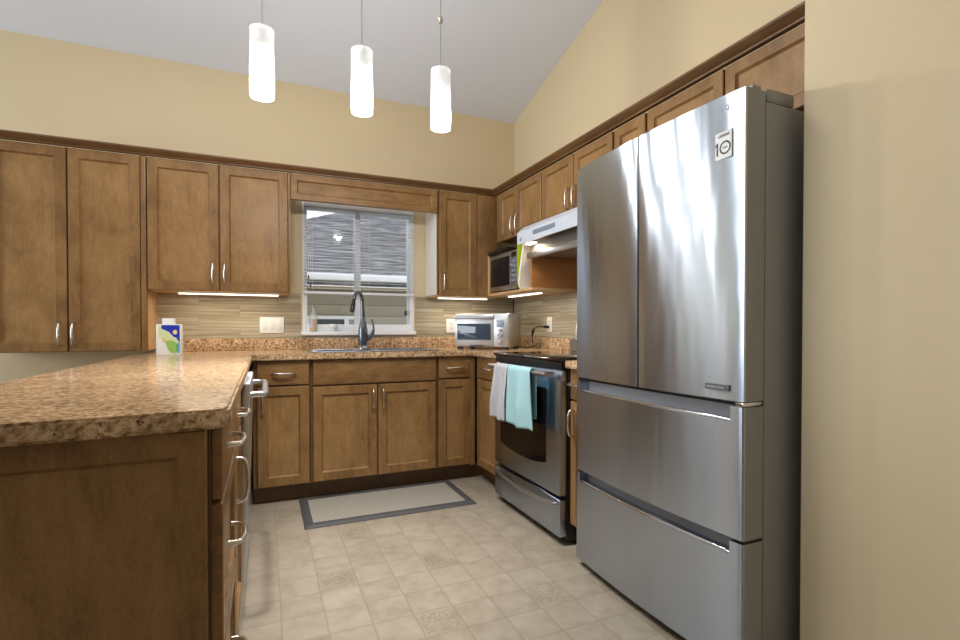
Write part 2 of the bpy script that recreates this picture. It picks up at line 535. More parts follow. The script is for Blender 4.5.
def shaker(x0, x1, z0, z1, t=.02, s=.052, y=0.0):
    """door slab with framed, sunken panel: front at y - 0, back at y + t"""
    mb = MB(); bm = mb.bm
    b = .003
    def ring(ins, yy):
        return [bm.verts.new((a, yy, c)) for a, c in ((x0 + ins, z0 + ins), (x1 - ins, z0 + ins), (x1 - ins, z1 - ins), (x0 + ins, z1 - ins))]
    rs = [ring(0, y + t), ring(0, y + b), ring(b, y), ring(s, y), ring(s + .0015, y + .004), ring(s + .007, y + .0085), ring(s + .0085, y + .011)]
    bm.faces.new(rs[0])
    for p, q in zip(rs, rs[1:]):
        for k in range(4):
            bm.faces.new((p[k], p[(k + 1) % 4], q[(k + 1) % 4], q[k]))
    bm.faces.new(rs[-1]).material_index = 1
    return mb


def slab(x0, x1, z0, z1, t=.02):
    return MB().box(x0, x1, 0, t, z0, z1, .003)


def pull(cx, cz, vertical, L=.128):
    """bowed satin bar pull in front of the face (towards -y)"""
    h = L / 2
    prof = [(-h, .001), (-h * .99, -.012), (-h * .93, -.022), (-h * .75, -.028), (-h * .4, -.032), (0, -.033),
            (h * .4, -.032), (h * .75, -.028), (h * .93, -.022), (h * .99, -.012), (h, .001)]
    r = [.0075, .0065, .006, .006, .0068, .0072, .0068, .006, .006, .0065, .0075]
    pts = [((cx, p[1], cz + p[0]) if vertical else (cx + p[0], p[1], cz)) for p in prof]
    return MB().tube(pts, r, 8)


class Cab:
    """one cabinet unit: an Empty with body, doors (> pull), drawers (> pull)"""
    def __init__(self, name, label, face, X, Y, w, group=None):
        self.M = frame_M(face, X, Y)
        self.w = w
        loc = self.M @ Vector((w / 2, 0, 0))
        self.root = thing(name, label, 'cabinet', (loc.x, loc.y, 0), 0, group)

    def body(self, depth, z0, z1, x0=0, x1=None, mat=None):
        x1 = self.w if x1 is None else x1
        MB().box(x0 + .0005, x1 - .0005, .0205, depth, z0, z1, .001, 1).build('body', mat or WOODD, self.root, self.M)

    def kick(self, depth, z1=.105, rec=.08, x0=.0005, x1=0):
        MB().box(x0, self.w - .0005 + x1, rec, depth, 0, z1).build('toe_kick', KICK, self.root, self.M, smooth=0)

    def door(self, x0, x1, z0, z1, px=None, pz=None, vertical=True, name='door', s=.052):
        d = shaker(x0, x1, z0, z1, s=s).build(name, WOOD, self.root, self.M); d.data.materials.append(WOODP)
        if px is not None:
            pull(px, pz, vertical).build('pull', NICKEL, d, self.M, smooth=50)
        return d

    def drawer(self, x0, x1, z0, z1, px=None, pz=None, flat=True):
        d = (slab(x0, x1, z0, z1) if flat else shaker(x0, x1, z0, z1, s=.045)).build('drawer', WOODH, self.root, self.M); d.data.materials.append(WOODP)
        if px is not None:
            pull(px, pz, False).build('pull', NICKEL, d, self.M, smooth=50)
        return d


BF = 3.24            # door fronts of the base run on the back wall
DEP = YB - BF - .003
# base units on the back wall
c = Cab('base_cabinet', 'narrow base cabinet left of the sink cabinet with one drawer over one door', 'back', -.06, BF, .324)
c.body(DEP, .105, .875); c.kick(DEP)
c.drawer(.024, .316, .727, .872, .17, .797)
c.door(.024, .316, .115, .716, .052, .62)
c = Cab('sink_cabinet', 'wide brown sink base cabinet with false front and two doors under the window', 'back', .265, BF, .824)
c.body(DEP, .105, .72); c.kick(DEP)
MB().box(0, .824, .0205, .045, .72, .875).build('rail', WOODD, c.root, c.M, smooth=0)
slab(.015, .813, .717, .870).build('false_front', WOODH, c.root, c.M)
c.door(.015, .411, .115, .706, .383, .614)
c.door(.419, .813, .115, .706, .447, .614)
c = Cab('base_cabinet', 'narrow base cabinet with one drawer in the corner right of the sink cabinet', 'back', 1.0895, BF, .28)
c.body(DEP, .105, .875); c.kick(DEP, x1=.08)
c.drawer(.010, .244, .727, .872, .127, .797)
c.door(.010, .244, .115, .716)

MB().box(.2445, .2795, .004, .0195, .106, .874, .001).build('corner_post', WOOD, c.root, c.M)
XB = 1.37            # door fronts of the base run on the right wall
DEX = XR - XB - .003
c = Cab('base_cabinet', 'base cabinet between the corner and the stove with drawer and curved pulls', 'right', XB, 3.238, .403)
c.body(DEX, .105, .875); c.kick(DEX, x0=-.081)
MB().box(.0205, .033, .003, .0195, .106, .874, .001).build('stile', WOOD, c.root, c.M)
c.drawer(.035, .385, .727, .872, .21, .797)
c.door(.035, .385, .115, .716, .335, .614)
c = Cab('base_cabinet', 'slim base cabinet squeezed between the stove and the refrigerator', 'right', XB, 2.058, .138)
c.body(DEX, .105, .875); c.kick(DEX)
c.drawer(.006, .132, .727, .872, .07, .80, True)
c.door(.006, .132, .115, .716, .034, .614, s=.045)

# peninsula units (fronts face +x)
XP = -.077
DEP_P = .58
c = Cab('drawer_cabinet', 'three drawer peninsula cabinet at the near end beside the camera', 'pen', XP, 1.122, .478)
c.body(DEP_P, .105, .875, mat=KICK); c.kick(DEP_P)
c.drawer(.003, .470, .728, .872, .24, .80)
c.drawer(.003, .470, .425, .718, .24, .568, False)
c.drawer(.003, .470, .115, .415, .24, .27, False)
c = Cab('base_cabinet', 'peninsula cabinet with drawer and door between the drawers and the dishwasher', 'pen', XP, 1.6005, .42)
c.body(DEP_P, .105, .875); c.kick(DEP_P)
c.drawer(.008, .412, .728, .872, .19, .80)
c.door(.008, .412, .115, .718, .045, .62)
c = Cab('filler_cabinet', 'blind corner cabinet hidden between the dishwasher and the back run', 'pen', XP, 2.6655, .57)
c.body(DEP_P, .105, .875); c.kick(DEP_P)
# panelled end of the peninsula
ep = thing('peninsula_end_panel', 'dark framed wood panel closing the near end of the peninsula', 'panel', (-.39, 1.11, 0))
shaker(-.664, -.103, .0, .874, t=.018, s=.049).build('framed_panel', WOOD, ep, Matrix.Translation((0, 1.10, 0))).data.materials.append(WOODP)
bp_ = thing('peninsula_back_panel', 'brown wood panel on the far long side of the peninsula', 'panel', (-.672, 2.4, 0))
MB().box(-.682, -.666, 1.102, YB - .004, .0, .874, .001).build('panel', WOOD, bp_)

# upper units on the back wall
UF = 3.555
UD = YB - UF - .003
ZT = 2.106
c = Cab('tall_wall_cabinet', 'tall two door wall cabinet at far left reaching down to the peninsula', 'back', -1.39, UF, .746)
c.body(UD, .934, ZT); 
c.door(.012, .361, .936, 2.099, .328, 1.037)
c.door(.369, .715, .936, 2.099, .391, 1.037)
MB().box(.7195, .7455, .0, .0195, .934, 2.104, .001).build('stile', WOOD, c.root, c.M)
MB().box(.7458, .7474, .035, UD - .002, .936, 1.30, .0005, 1).build('side_panel', LIGHTWOOD, c.root, c.M)
c = Cab('wall_cabinet', 'short two door wall cabinet between the tall cabinet and the window', 'back', -.6425, UF, .812)
c.body(UD, 1.312, ZT)
c.door(.004, .386, 1.305, 2.099, .352, 1.42)
c.door(.394, .794, 1.305, 2.099, .418, 1.42)
MB().box(.797, .8115, .0, .0195, 1.305, 2.104, .001).build('stile', WOOD, c.root, c.M)
MB().box(.002, .81, .022, UD - .001, 1.303, 1.3115).build('bottom_panel', LIGHTWOOD, c.root, c.M, smooth=0)
c = Cab('valance', 'long framed wood valance bridging the cabinets above the window', 'back', .170, UF, 1.028)
c.root['category'] = 'valance'
shaker(.001, 1.027, 1.930, 2.099, s=.04).build('framed_board', WOODH, c.root, c.M).data.materials.append(WOODH)
MB().box(.001, 1.027, .0205, .05, 1.935, ZT).build('backing', WOODD, c.root, c.M, smooth=0)
c = Cab('wall_cabinet', 'single door wall cabinet right of the window with one pull', 'back', 1.1985, UF, .484)
c.body(UD, 1.322, ZT)
c.door(.016, .318, 1.316, 2.099, .042, 1.418)
MB().box(.322, .492, .0, .0195, 1.316, 2.104, .001).build('corner_filler', WOOD, c.root, c.M)
MB().box(-.0012, .0003, .03, UD - .002, 1.324, 2.085).build('side_panel', LIT_MELA, c.root, c.M, smooth=0)
MB().box(.002, .482, .022, UD - .001, 1.313, 1.3215).build('bottom_panel', LIGHTWOOD, c.root, c.M, smooth=0)

# upper units on the right wall
XU = 1.675
UDX = XR - XU - .003
c = Cab('wall_cabinet', 'short two door wall cabinet in the corner above the microwave', 'right', XU, 3.553, .698)
c.body(UDX, 1.742, ZT)
c.door(.062, .345, 1.735, 2.099, .313, 1.822, s=.046)
c.door(.353, .692, 1.735, 2.099, .385, 1.822, s=.046)
MB().box(.021, .058, .0, .0195, 1.735, 2.104, .001).build('stile', WOOD, c.root, c.M)
c = Cab('wall_cabinet', 'short two door wall cabinet above the white range hood', 'right', XU, 2.8545, .734)
c.body(UDX, 1.742, ZT)
c.door(.006, .364, 1.735, 2.099, .332, 1.838, s=.046)
c.door(.372, .726, 1.735, 2.099, .402, 1.838, s=.046)
c = Cab('wall_cabinet', 'narrow single door wall cabinet partly hidden behind the refrigerator top', 'right', XU, 2.120, .242)
c.body(UDX, 1.32, ZT)
c.door(.007, .236, 1.316, 2.099, s=.046)
c = Cab('wall_cabinet', 'two door wall cabinet over the top of the refrigerator', 'right', XU, 1.877, .872)
c.body(UDX, 1.83, ZT)
c.door(.007, .434, 1.823, 2.099, s=.046)
c.door(.443, .868, 1.823, 2.099, s=.046)

# crown moulding running along both rows of wall cabinets
def crown():
    prof = [(.012, 2.1065), (.0, 2.1065), (-.012, 2.1065), (-.013, 2.114), (-.022, 2.117), (-.036, 2.128), (-.045, 2.134), (-.045, 2.143), (.012, 2.143)]
    mb = MB(); bm = mb.bm
    def section(kind):
        out = []
        for d, z in prof:
            if kind == 0: out.append(bm.verts.new((-1.42, UF + d, z)))
            elif kind == 1: out.append(bm.verts.new((XU + d, UF + d, z)))
            else: out.append(bm.verts.new((XU + d, 1.003, z)))
        return out
    s = [section(k) for k in (0, 1, 2)]
    n = len(prof)
    for a, b in zip(s, s[1:]):
        for k in range(n):
            bm.faces.new((a[k], a[(k + 1) % n], b[(k + 1) % n], b[k]))
    bm.faces.new(s[0]); bm.faces.new(s[2][::-1])
    return mb
struct(crown().build('trim_1', WOODD, smooth=25))

# ------------------------------------------------------------------ worktop
def worktop():
    out = []
    # peninsula near end: gently bowed with a rounded corner
    for k in range(0, 9):
        t = k / 8
        x = -.700 + t * .603
        out.append((x, 1.050 + .038 * t * t))
    for k in range(1, 6):
        a = -PI / 2 + k / 6 * PI / 2
        out.append((-.063 - .034 + .034 * math.cos(a), 1.122 + .034 * math.sin(a)))
    out += [(-.063, 1.122), (-.063, 3.205), (-.058, 3.213), (1.338, 3.213), (1.343, 3.208), (1.343, 2.834), (1.998, 2.834), (1.998, 3.868)]
    hole = [(.306, 3.332), (1.098, 3.332), (1.098, 3.700), (.306, 3.700)]
    # keyhole: from the back edge down to the sink opening
    out += [(.306, 3.868)] + [hole[3], hole[0], hole[1], hole[2]] + [(1.098, 3.868)] if False else []
    back = [(1.098, 3.868), (1.098, 3.700), (.306, 3.700), (.306, 3.868)]
    front = out + [(1.098, 3.868), (1.098, 3.332), (.306, 3.332), (.306, 3.868), (-.664, 3.868), (-.700, 3.868)]
    mb = MB()
    mb.prism(front, .876, .914, 'z')
    bm = mb.bm
    es = []
    for e in bm.edges:
        a, b = e.verts
        if abs(a.co.z - b.co.z) < 1e-4:
            ys = (a.co.y + b.co.y) / 2; xs = (a.co.x + b.co.x) / 2
            if (ys < 3.22 and xs < 1.36) or xs < -.69:
                es.append(e)
    bmesh.ops.bevel(bm, geom=es, offset=.006, segments=2, affect='EDGES')
    # strip behind the sink
    mb.box(.306, 1.098, 3.700, 3.868, .876, .914)
    return mb
wt = tag(worktop().build('countertop', COUNTER, smooth=40), 'long brown speckled laminate worktop of peninsula, sink run and corner', 'countertop')
MB().box(-.64, 1.979, 3.851, 3.869, .9143, .998, .003).build('upstand', COUNTER, wt)
MB().box(1.980, 1.998, 2.9, 3.850, .9143, .998, .003).build('upstand', COUNTER, wt)
tag(MB().box(1.343, 1.998, 1.925, 2.060, .876, .914, .006).build('countertop', COUNTER), 'small speckled laminate worktop piece between stove and refrigerator', 'countertop')

# tile backsplash
ts = thing('tile_backsplash', 'beige striped glass tile backsplash along both kitchen walls', 'backsplash', (.6, 3.865, .998))
tb = MB()
tb.box(-.643, WX0 - .013, 3.862, 3.8695, .9985, 1.318)
tb.box(WX1 + .013, 1.9915, 3.862, 3.8695, .9985, 1.318)
tb.box(WX0 - .013, WX1 + .013, 3.862, 3.8695, .9985, WZ0 - .031)
tb.build('tiled_back', TILEX, ts, smooth=0)
MB().box(1.992, 1.9995, 1.93, 3.862, .9985, 1.318).build('tiled_side', TILEY, ts, smooth=0)
MB().box(1.986, 1.9918, 3.850, 3.8615, .9985, 1.318).build('corner_trim', KICK, ts, smooth=0)

# ------------------------------------------------------------------ refrigerator
FX, F0, F1 = 1.30, 1.04, 1.90
fr = thing('refrigerator', 'tall stainless french door refrigerator with two bottom freezer drawers', 'refrigerator', (1.64, 1.47, 0))
def front_pts(y0, y1, x0=FX, n=14, back=1.384, bulge=.020, rnd=.007):
    pts = []
    for k in range(n + 1):
        y = y0 + (y1 - y0) * k / n
        q = (y - (F0 + F1) / 2) / ((F1 - F0) / 2)
        pts.append((x0 - bulge * (1 - q * q), y))
    # small rounded ends
    a, b = pts[0], pts[-1]
    pts = [(a[0] + rnd, a[1]), (a[0] + rnd * .3, a[1] + rnd * .3)] + [(pts[1][0], pts[1][1])] + pts[2:-2] + [(pts[-2][0], pts[-2][1])] + [(b[0] + rnd * .3, b[1] - rnd * .3), (b[0] + rnd, b[1])]
    return pts + [(back, y1), (back, y0)]
MB().box(1.392, 1.985, F0 + .004, F1 - .004, .035, 1.755, .004).build('body', FRSIDE, fr)
MB().box(1.36, 1.95, F0 + .03, F1 - .03, .0, .034).build('base_grille', BLACK, fr, smooth=0)
def fx(y):
    q = (y - (F0 + F1) / 2) / ((F1 - F0) / 2)
    return FX - .020 * (1 - q * q)
def door_skin(y0, y1, z0, z1):
    mb = MB().prism(front_pts(y0, y1), z0, z1, 'z', bev=.002)
    mb.bm.normal_update()
    for f in mb.bm.faces:
        if abs(f.normal.y) > .98: f.material_index = 1
    return mb
for (y0, y1, nm) in ((F0, 1.4715, 'near'), (1.4805, F1, 'far')):
    d = door_skin(y0, y1, .851, 1.783).build('door', STEEL, fr, smooth=30); d.data.materials.append(FRSIDE)
MB().box(1.2850, 1.380, 1.4718, 1.4802, .853, 1.780).build('gap_shade_gasket', BLACK, fr, smooth=0)  # black strip filling the door split, shade of the gap put in as colour
# drawers with a scooped grip along the top
def drawer_front(z0, z1, slot):
    mb = MB(); bm = mb.bm
    def cols(y0, y1, n):
        return [y0 + (y1 - y0) * k / n for k in range(n + 1)]
    ys = [F0, F0 + .002, F0 + .007] + cols(F0 + .007, 1.083, 3)[1:] + cols(1.083, 1.868, 12)[1:] + cols(1.868, F1 - .007, 2)[1:] + [F1 - .002, F1]
    def xf_(y):
        e = min(y - F0, F1 - y)
        return fx(y) + (0.007 if e < 1e-6 else .0021 if e < .003 else 0)
    lv = [z0, slot, z1]
    V = {}
    def v(i, k, back):
        key = (i, k, back)
        if key not in V: V[key] = bm.verts.new((1.384 if back else xf_(ys[i]), ys[i], lv[k]))
        return V[key]
    n = len(ys) - 1
    solid = lambda i, k: 0 <= i < n and 0 <= k < 2 and (k == 0 or ys[i + 1] <= 1.0831 or ys[i] >= 1.8679)
    for i in range(n):
        for k in range(2):
            if not solid(i, k): continue
            for b in (0, 1):
                bm.faces.new((v(i, k, b), v(i + 1, k, b), v(i + 1, k + 1, b), v(i, k + 1, b)))
            for (di, a, c_) in ((-1, i, i), (1, i + 1, i + 1)):
                if not solid(i + di, k):
                    f = bm.faces.new((v(a, k, 0), v(a, k, 1), v(a, k + 1, 1), v(a, k + 1, 0)))
                    if i + di in (-1, n): f.material_index = 1
            for (dk, a) in ((-1, k), (1, k + 1)):
                if not solid(i, k + dk):
                    bm.faces.new((v(i, a, 0), v(i + 1, a, 0), v(i + 1, a, 1), v(i, a, 1)))
    d = mb.build('drawer', STEEL, fr, smooth=50)
    d.data.materials.append(FRSIDE)
    g = MB()
    g.prism(front_pts(1.0835, 1.8675, x0=FX + .045, back=1.383, rnd=.002), slot + .0005, z1 - .002, 'z')
    g.build('grip_recess', MGREY, d, smooth=30)
    l = MB()
    pts = front_pts(1.0835, 1.8675, x0=FX + .001, rnd=.001)[:-2]
    l.tube([(p[0] + .004, p[1], slot + .005) for p in pts], .0055, 8)
    l.build('grip_lip', CHROME, d, smooth=50)
    return d
drawer_front(.437, .836, .789)
drawer_front(.036, .427, .385)
# chrome hinge strip between doors and drawer
MB().box(1.300, 1.386, F0 + .002, F0 + .03, .8375, .8495, .002).build('hinge', CHROME, fr)
MB().box(1.31, 1.382, F0 + .031, F1 - .004, .838, .849).build('gap_shade_gasket', BLACK, fr, smooth=0)
MB().box(1.31, 1.382, F0 + .004, F1 - .004, .4285, .4355).build('gap_shade_gasket', BLACK, fr, smooth=0)
MB().box(1.3845, 1.3915, F0 + .006, F1 - .006, .05, 1.75).build('gap_shade_gasket', BLACK, fr, smooth=0)
MB().box(1.335, 1.372, F0 + .004, F0 + .045, 1.7835, 1.797, .004).build('hinge_cap', FRSIDE, fr)
MB().box(1.396, 1.52, F0 + .004, F0 + .09, 1.7555, 1.797, .006).build('hinge_cover', FRSIDE, fr)
MB().box(1.396, 1.52, F1 - .09, F1 - .004, 1.7555, 1.797, .006).build('hinge_cover', FRSIDE, fr)


def text_obj(body, size, mat, parent, M, extrude=.0004, name='lettering', bold=0.0, sx=1.0):
    cu = bpy.data.curves.new('tmp', 'FONT')
    cu.body = body; cu.size = size; cu.extrude = extrude; cu.align_x = 'CENTER'; cu.align_y = 'CENTER'; cu.offset = bold
    o = bpy.data.objects.new('tmp', cu); C.objects.link(o)
    me = bpy.data.meshes.new_from_object(o.evaluated_get(bpy.context.evaluated_depsgraph_get()))
    bpy.data.objects.remove(o); bpy.data.curves.remove(cu)
    me.transform(Matrix.Diagonal((sx, 1, 1, 1)))
    me.transform(M); me.transform(wm(parent).inverted())
    me.name = name
    me.materials.clear(); me.materials.append(mat)
    ob = bpy.data.objects.new(name, me); C.objects.link(ob); ob.parent = parent
    return ob


def face_left(x, y, z):          # reads on a face looking towards -x
    return Matrix.Translation((x, y, z)) @ Matrix(((0, 0, -1, 0), (-1, 0, 0, 0), (0, 1, 0, 0), (0, 0, 0, 1)))


STICK = plain('badge_silver', (214, 215, 216), .35)
INK = plain('dark_ink', (46, 48, 52), .5)
bx = fx(1.112) - .001
stk = MB().box(bx - .0010, bx + .0045, 1.080, 1.144, 1.590, 1.672, .0004, 1).build('badge', STICK, fr)
text_obj('LINEAR', .0125, INK, stk, face_left(bx - .0014, 1.108, 1.660), bold=.0002)
MB().prism([(1.1345, 1.602), (1.1285, 1.602), (1.1285, 1.642), (1.1325, 1.642), (1.1385, 1.636), (1.1385, 1.630), (1.1345, 1.634)], bx - .0018, bx - .0008, 'x').build('numeral_one', INK, stk, smooth=0)
text_obj('YEAR', .008, INK, stk, face_left(bx - .0014, 1.103, 1.622))
ringm = MB()
for k in range(28):
    a0, a1 = 2 * PI * k / 28, 2 * PI * (k + 1) / 28
    ringm.quad([(bx - .0016, 1.103 + r * math.cos(a), 1.622 + r * math.sin(a)) for r, a in ((.0150, a0), (.0205, a0), (.0205, a1), (.0150, a1))])
ringm.build('numeral_ring', INK, stk, smooth=0)
lb = MB().box(fx(1.135) - .0025, fx(1.135) + .004, 1.084, 1.186, .880, .899, .0004, 1).build('nameplate', plain('plate_grey', (120, 121, 124), .4, metal=.4), fr)
text_obj('Inverter Linear', .0105, STICK, lb, face_left(fx(1.135) - .0030, 1.132, .8895))
text_obj('LG', .022, plain('logo_grey', (150, 150, 152), .4, metal=.5), fr, face_left(fx(1.105) - .0006, 1.105, 1.742), name='logo')

# ------------------------------------------------------------------ stove
SX, S0, S1 = 1.325, 2.0685, 2.8255
st = thing('stove', 'stainless electric range with black glass cooktop and dark oven window', 'stove', (1.66, 2.447, 0))
MB().box(1.372, 1.955, S0, S1, .02, .902, .002).build('body', BLACK, st)
MB().box(1.42, 1.9, S0 + .04, S1 - .04, .0, .0195).build('feet', BLACK, st, smooth=0)
ct = MB().box(1.318, 1.90, S0 - .003, S1 + .003, .9025, .919, .004).build('cooktop', BGLASS, st)
for (bx0, by0, r) in ((1.50, 2.27, .10), (1.50, 2.64, .08), (1.75, 2.27, .075), (1.75, 2.64, .10)):
    rg = MB()
    for k in range(36):
        a0, a1 = 2 * PI * k / 36, 2 * PI * (k + 1) / 36
        rg.quad([(bx0 + q * math.cos(a), by0 + q * math.sin(a), .9193) for q, a in ((r, a0), (r + .003, a0), (r + .003, a1), (r, a1))])
    rg.build('burner_ring', DGREY, ct, smooth=0)
MB().box(1.330, 1.371, S0 + .004, S1 - .004, .866, .902, .003).build('front_trim', BLACK, st)
# oven door: slab with curved-bottom window
dmb = MB()
dmb.prism([(1.370, .246), (SX, .246), (SX, .812), (SX + .020, .862), (1.370, .862)], S0 + .006, S1 - .006, 'y', bev=.004)
od = dmb.build('oven_door', STEEL, st)
wpts = []
for k in range(13):
    t = k / 12
    wpts.append((2.205 + (2.735 - 2.205) * t, .385 - .030 * (4 * t * (1 - t)) ** .8))
wpts += [(2.735, .765), (2.205, .765)]
MB().prism(wpts, SX - .0015, SX + .006, 'x').build('oven_window', OVENGLASS, od, smooth=0)
hb = MB()
hb.tube([(1.272, 2.115, .843), (1.268, 2.30, .845), (1.266, 2.447, .846), (1.268, 2.60, .845), (1.272, 2.785, .843)], .0135, 14)
hb.box(1.268, SX, 2.122, 2.146, .832, .854, .004)
hb.box(1.268, SX, 2.754, 2.778, .832, .854, .004)
hb.build('handle', STEELB, od, smooth=45)
sd = MB().box(SX, 1.370, S0 + .006, S1 - .006, .042, .224, .006).build('storage_drawer', STEEL, st)
hp = []
for k in range(15):
    t = k / 14
    hp.append((SX - .012 - .016 * 4 * t * (1 - t), 2.108 + (2.800 - 2.108) * t, .200 - .012 * 4 * t * (1 - t)))
hp = [(SX + .004, hp[0][1], hp[0][2])] + hp + [(SX + .004, hp[-1][1], hp[-1][2])]
MB().tube(hp, .0105, 10).build('handle', STEELB, sd, smooth=45)
# back guard with controls
gd = MB().prism([(1.880, .9195), (1.955, .9195), (1.978, .94), (1.978, 1.165), (1.948, 1.165), (1.915, 1.010), (1.880, .995)], S0 + .01, S1 + .001, 'y', bev=.003)
gb = gd.build('control_panel', STEELB, st)
GM = Matrix.Translation((1.9305, 0, 1.085)) @ Matrix.Rotation(math.atan2(.033, .155), 4, 'Y')
MB().box(-.003, .002, 2.30, 2.58, -.035, .035).build('display', BGLASS, gb, GM, smooth=0)
for y in (2.76, 2.69, 2.2, 2.13):
    kn = MB().lathe([(0, .024), (.016, .024), (.019, .018), (.021, 0), (0, 0)], n=20)
    kn.build('knob', BLACK, gb, Matrix.Translation((0, y, 0)) @ Matrix.Translation((1.929, 0, 1.085)) @ Matrix.Rotation(-PI / 2 + math.atan2(.033, .155), 4, 'Y'))


# towels over the oven handle
def towel(name, label, rgb, y0t, y1t, y0b, y1b, zlow, back_low, phase, nfold):
    m = plain(name + '_fabric', rgb, .95, spec=.1, noise=.08, nscale=60, bump=.6, bscale=500)
    xc, zc_, r = 1.2685, .8455, .0195
    def path(s):
        # s 0..1 : back hem, over the bar, down to the front hem
        Lb, Lf = zc_ - back_low, zc_ - zlow
        arc = PI * r; T = Lb + arc + Lf; d = s * T
        if d < Lb: return xc + r, back_low + d, 0
        if d < Lb + arc:
            a = (d - Lb) / r
            return xc + r * math.cos(a), zc_ + r * math.sin(a), 0
        q = d - Lb - arc
        return xc - r, zc_ - q, q / Lf
    def fn(u, v):
        x, z, f = path(u)
        ya = y0t + (y0b - y0t) * f; yb = y1t + (y1b - y1t) * f
        y = ya + (yb - ya) * v
        amp = .011 * min(1, f * 1.6)
        fold = math.sin(v * PI * 2 * nfold + phase) * amp + math.sin(v * PI * 2 * (nfold * .47) + phase * 2 + f * 1.2) * amp * .6
        x -= max(-.004 if f > 0 else 0, fold + amp * .5) if f > 0 else 0
        z += .004 * math.sin(v * 7 + phase) * f
        return (x, y, z)
    mb = MB().grid(fn, 56, 34)
    o = mb.build(name, m, smooth=80)
    s = o.modifiers.new('thickness', 'SOLIDIFY'); s.thickness = .004; s.offset = 0
    return tag(o, label, 'towel')
towel('dish_towel', 'light grey dish towel hanging on the left of the oven handle', (178, 178, 183), 2.662, 2.497, 2.697, 2.500, .545, .58, .6, 2.3)
towel('dish_towel', 'pale aqua dish towel hanging over the middle of the oven handle', (156, 194, 200), 2.488, 2.240, 2.493, 2.215, .545, .60, 2.0, 1.6)

# ------------------------------------------------------------------ range hood
hd = thing('range_hood', 'white metal range hood under the cabinet above the stove', 'range hood', (1.75, 2.477, 1.53))
H0, H1 = 2.1235, 2.838
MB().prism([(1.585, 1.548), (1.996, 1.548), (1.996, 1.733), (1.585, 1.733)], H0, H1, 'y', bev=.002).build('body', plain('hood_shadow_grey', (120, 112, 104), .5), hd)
MB().box(1.560, 1.5845, H0, H1, 1.514, 1.552, .003).build('front_lip', STEELB, hd)
MB().box(1.585, 1.99, H0 + .02, H1 - .02, 1.535, 1.5475, .001).build('grease_filter', plain('filter_grey', (150, 140, 126), .4, metal=.5), hd)
HW = plain('white_enamel', (192, 198, 208), .3)
fm = MB().prism([(1.490, 1.602), (1.500, 1.602), (1.556, 1.6225), (1.556, 1.716), (1.535, 1.716), (1.488, 1.676)], H0, H1, 'y', bev=.002).build('front_visor', HW, hd)
MB().box(1.4835, 1.494, 2.385, 2.630, 1.634, 1.660, .004).build('vent_grip', plain('blue_grey_grip', (138, 152, 172), .3, metal=.4), fm)
MB().box(1.4865, 1.494, 2.775, 2.800, 1.618, 1.640, .001).build('emblem', MGREY, fm)
MB().box(1.512, 1.553, 2.69, 2.775, 1.594, 1.604, .003).build('lamp_lens', BULB, hd)
hl = area('hood_lamp', (1.535, 2.73, 1.588), (1.68, 2.78, 1.0), .04, .08, .9, (1.0, .80, .55))
hl.parent = hd; hl.matrix_parent_inverse = wm(hd).inverted()

# ------------------------------------------------------------------ microwave shelf and what stands in it
sh = thing('microwave_shelf', 'open wood shelf box under the corner wall cabinet holding the microwave', 'shelf', (1.8, 3.2, 1.32))
MB().box(1.606, 1.990, 2.857, 3.551, 1.3185, 1.3365, .001).build('bottom_board', LIGHTWOOD, sh)
MB().box(1.606, 1.990, 2.857, 2.874, 1.337, 1.735, .001).build('side_board', wood('lamp_warmed_maple', (176, 118, 66), (160, 104, 56), (188, 132, 78), horiz=True), sh)  # orange light of the hood lamp put into this board's wood colour
MB().box(1.606, 1.674, 3.534, 3.551, 1.337, 1.645, .001).build('side_board', LIGHTWOOD, sh)
mw = thing('microwave', 'stainless microwave oven with black window inside the corner shelf', 'microwave', (1.79, 3.30, 1.337))
MB().box(1.632, 1.965, 3.075, 3.530, 1.345, 1.622, .004).build('body', BLACK, mw)
for (x, y) in ((1.66, 3.11), (1.66, 3.49), (1.93, 3.11), (1.93, 3.49)):
    MB().box(x - .012, x + .012, y - .012, y + .012, 1.337, 1.3448).build('foot', BLACK, mw, smooth=0)
md = MB().box(1.612, 1.6315, 3.168, 3.530, 1.347, 1.620, .003).build('door', STEELB, mw)
MB().box(1.6095, 1.614, 3.190, 3.508, 1.380, 1.590, .001).build('window', plain('microwave_window', (20, 21, 26), .2, spec=.25), md)
mp_ = MB().box(1.612, 1.6315, 3.076, 3.166, 1.347, 1.620, .003).build('control_panel', STEELB, mw)
MB().box(1.6105, 1.614, 3.086, 3.156, 1.575, 1.605).build('display', BGLASS, mp_, smooth=0)
BTN = plain('keypad_blue_grey', (120, 138, 160), .4)
for r in range(5):
    for q in range(3):
        y = 3.090 + q * .0235; z = 1.545 - r * .034
        MB().box(1.6105, 1.613, y, y + .018, z - .010, z + .010).build('button', BTN, mp_, smooth=0)
tr = thing('tray', 'black tray lying on top of the microwave', 'tray', (1.78, 3.36, 1.6225))
MB().prism([(1.60, 3.20), (1.90, 3.20), (1.90, 3.525), (1.60, 3.525)], 1.6228, 1.631, 'z', bev=.003).build('base', BLACK, tr)
rm = MB(); rm.box(1.594, 1.606, 3.19, 3.53, 1.6315, 1.652, .003); rm.box(1.89, 1.90, 3.19, 3.53, 1.6315, 1.652, .003)
rm.box(1.607, 1.889, 3.19, 3.20, 1.6315, 1.652, .003); rm.box(1.607, 1.889, 3.52, 3.53, 1.6315, 1.652, .003)
rm.build('rim', BLACK, tr)
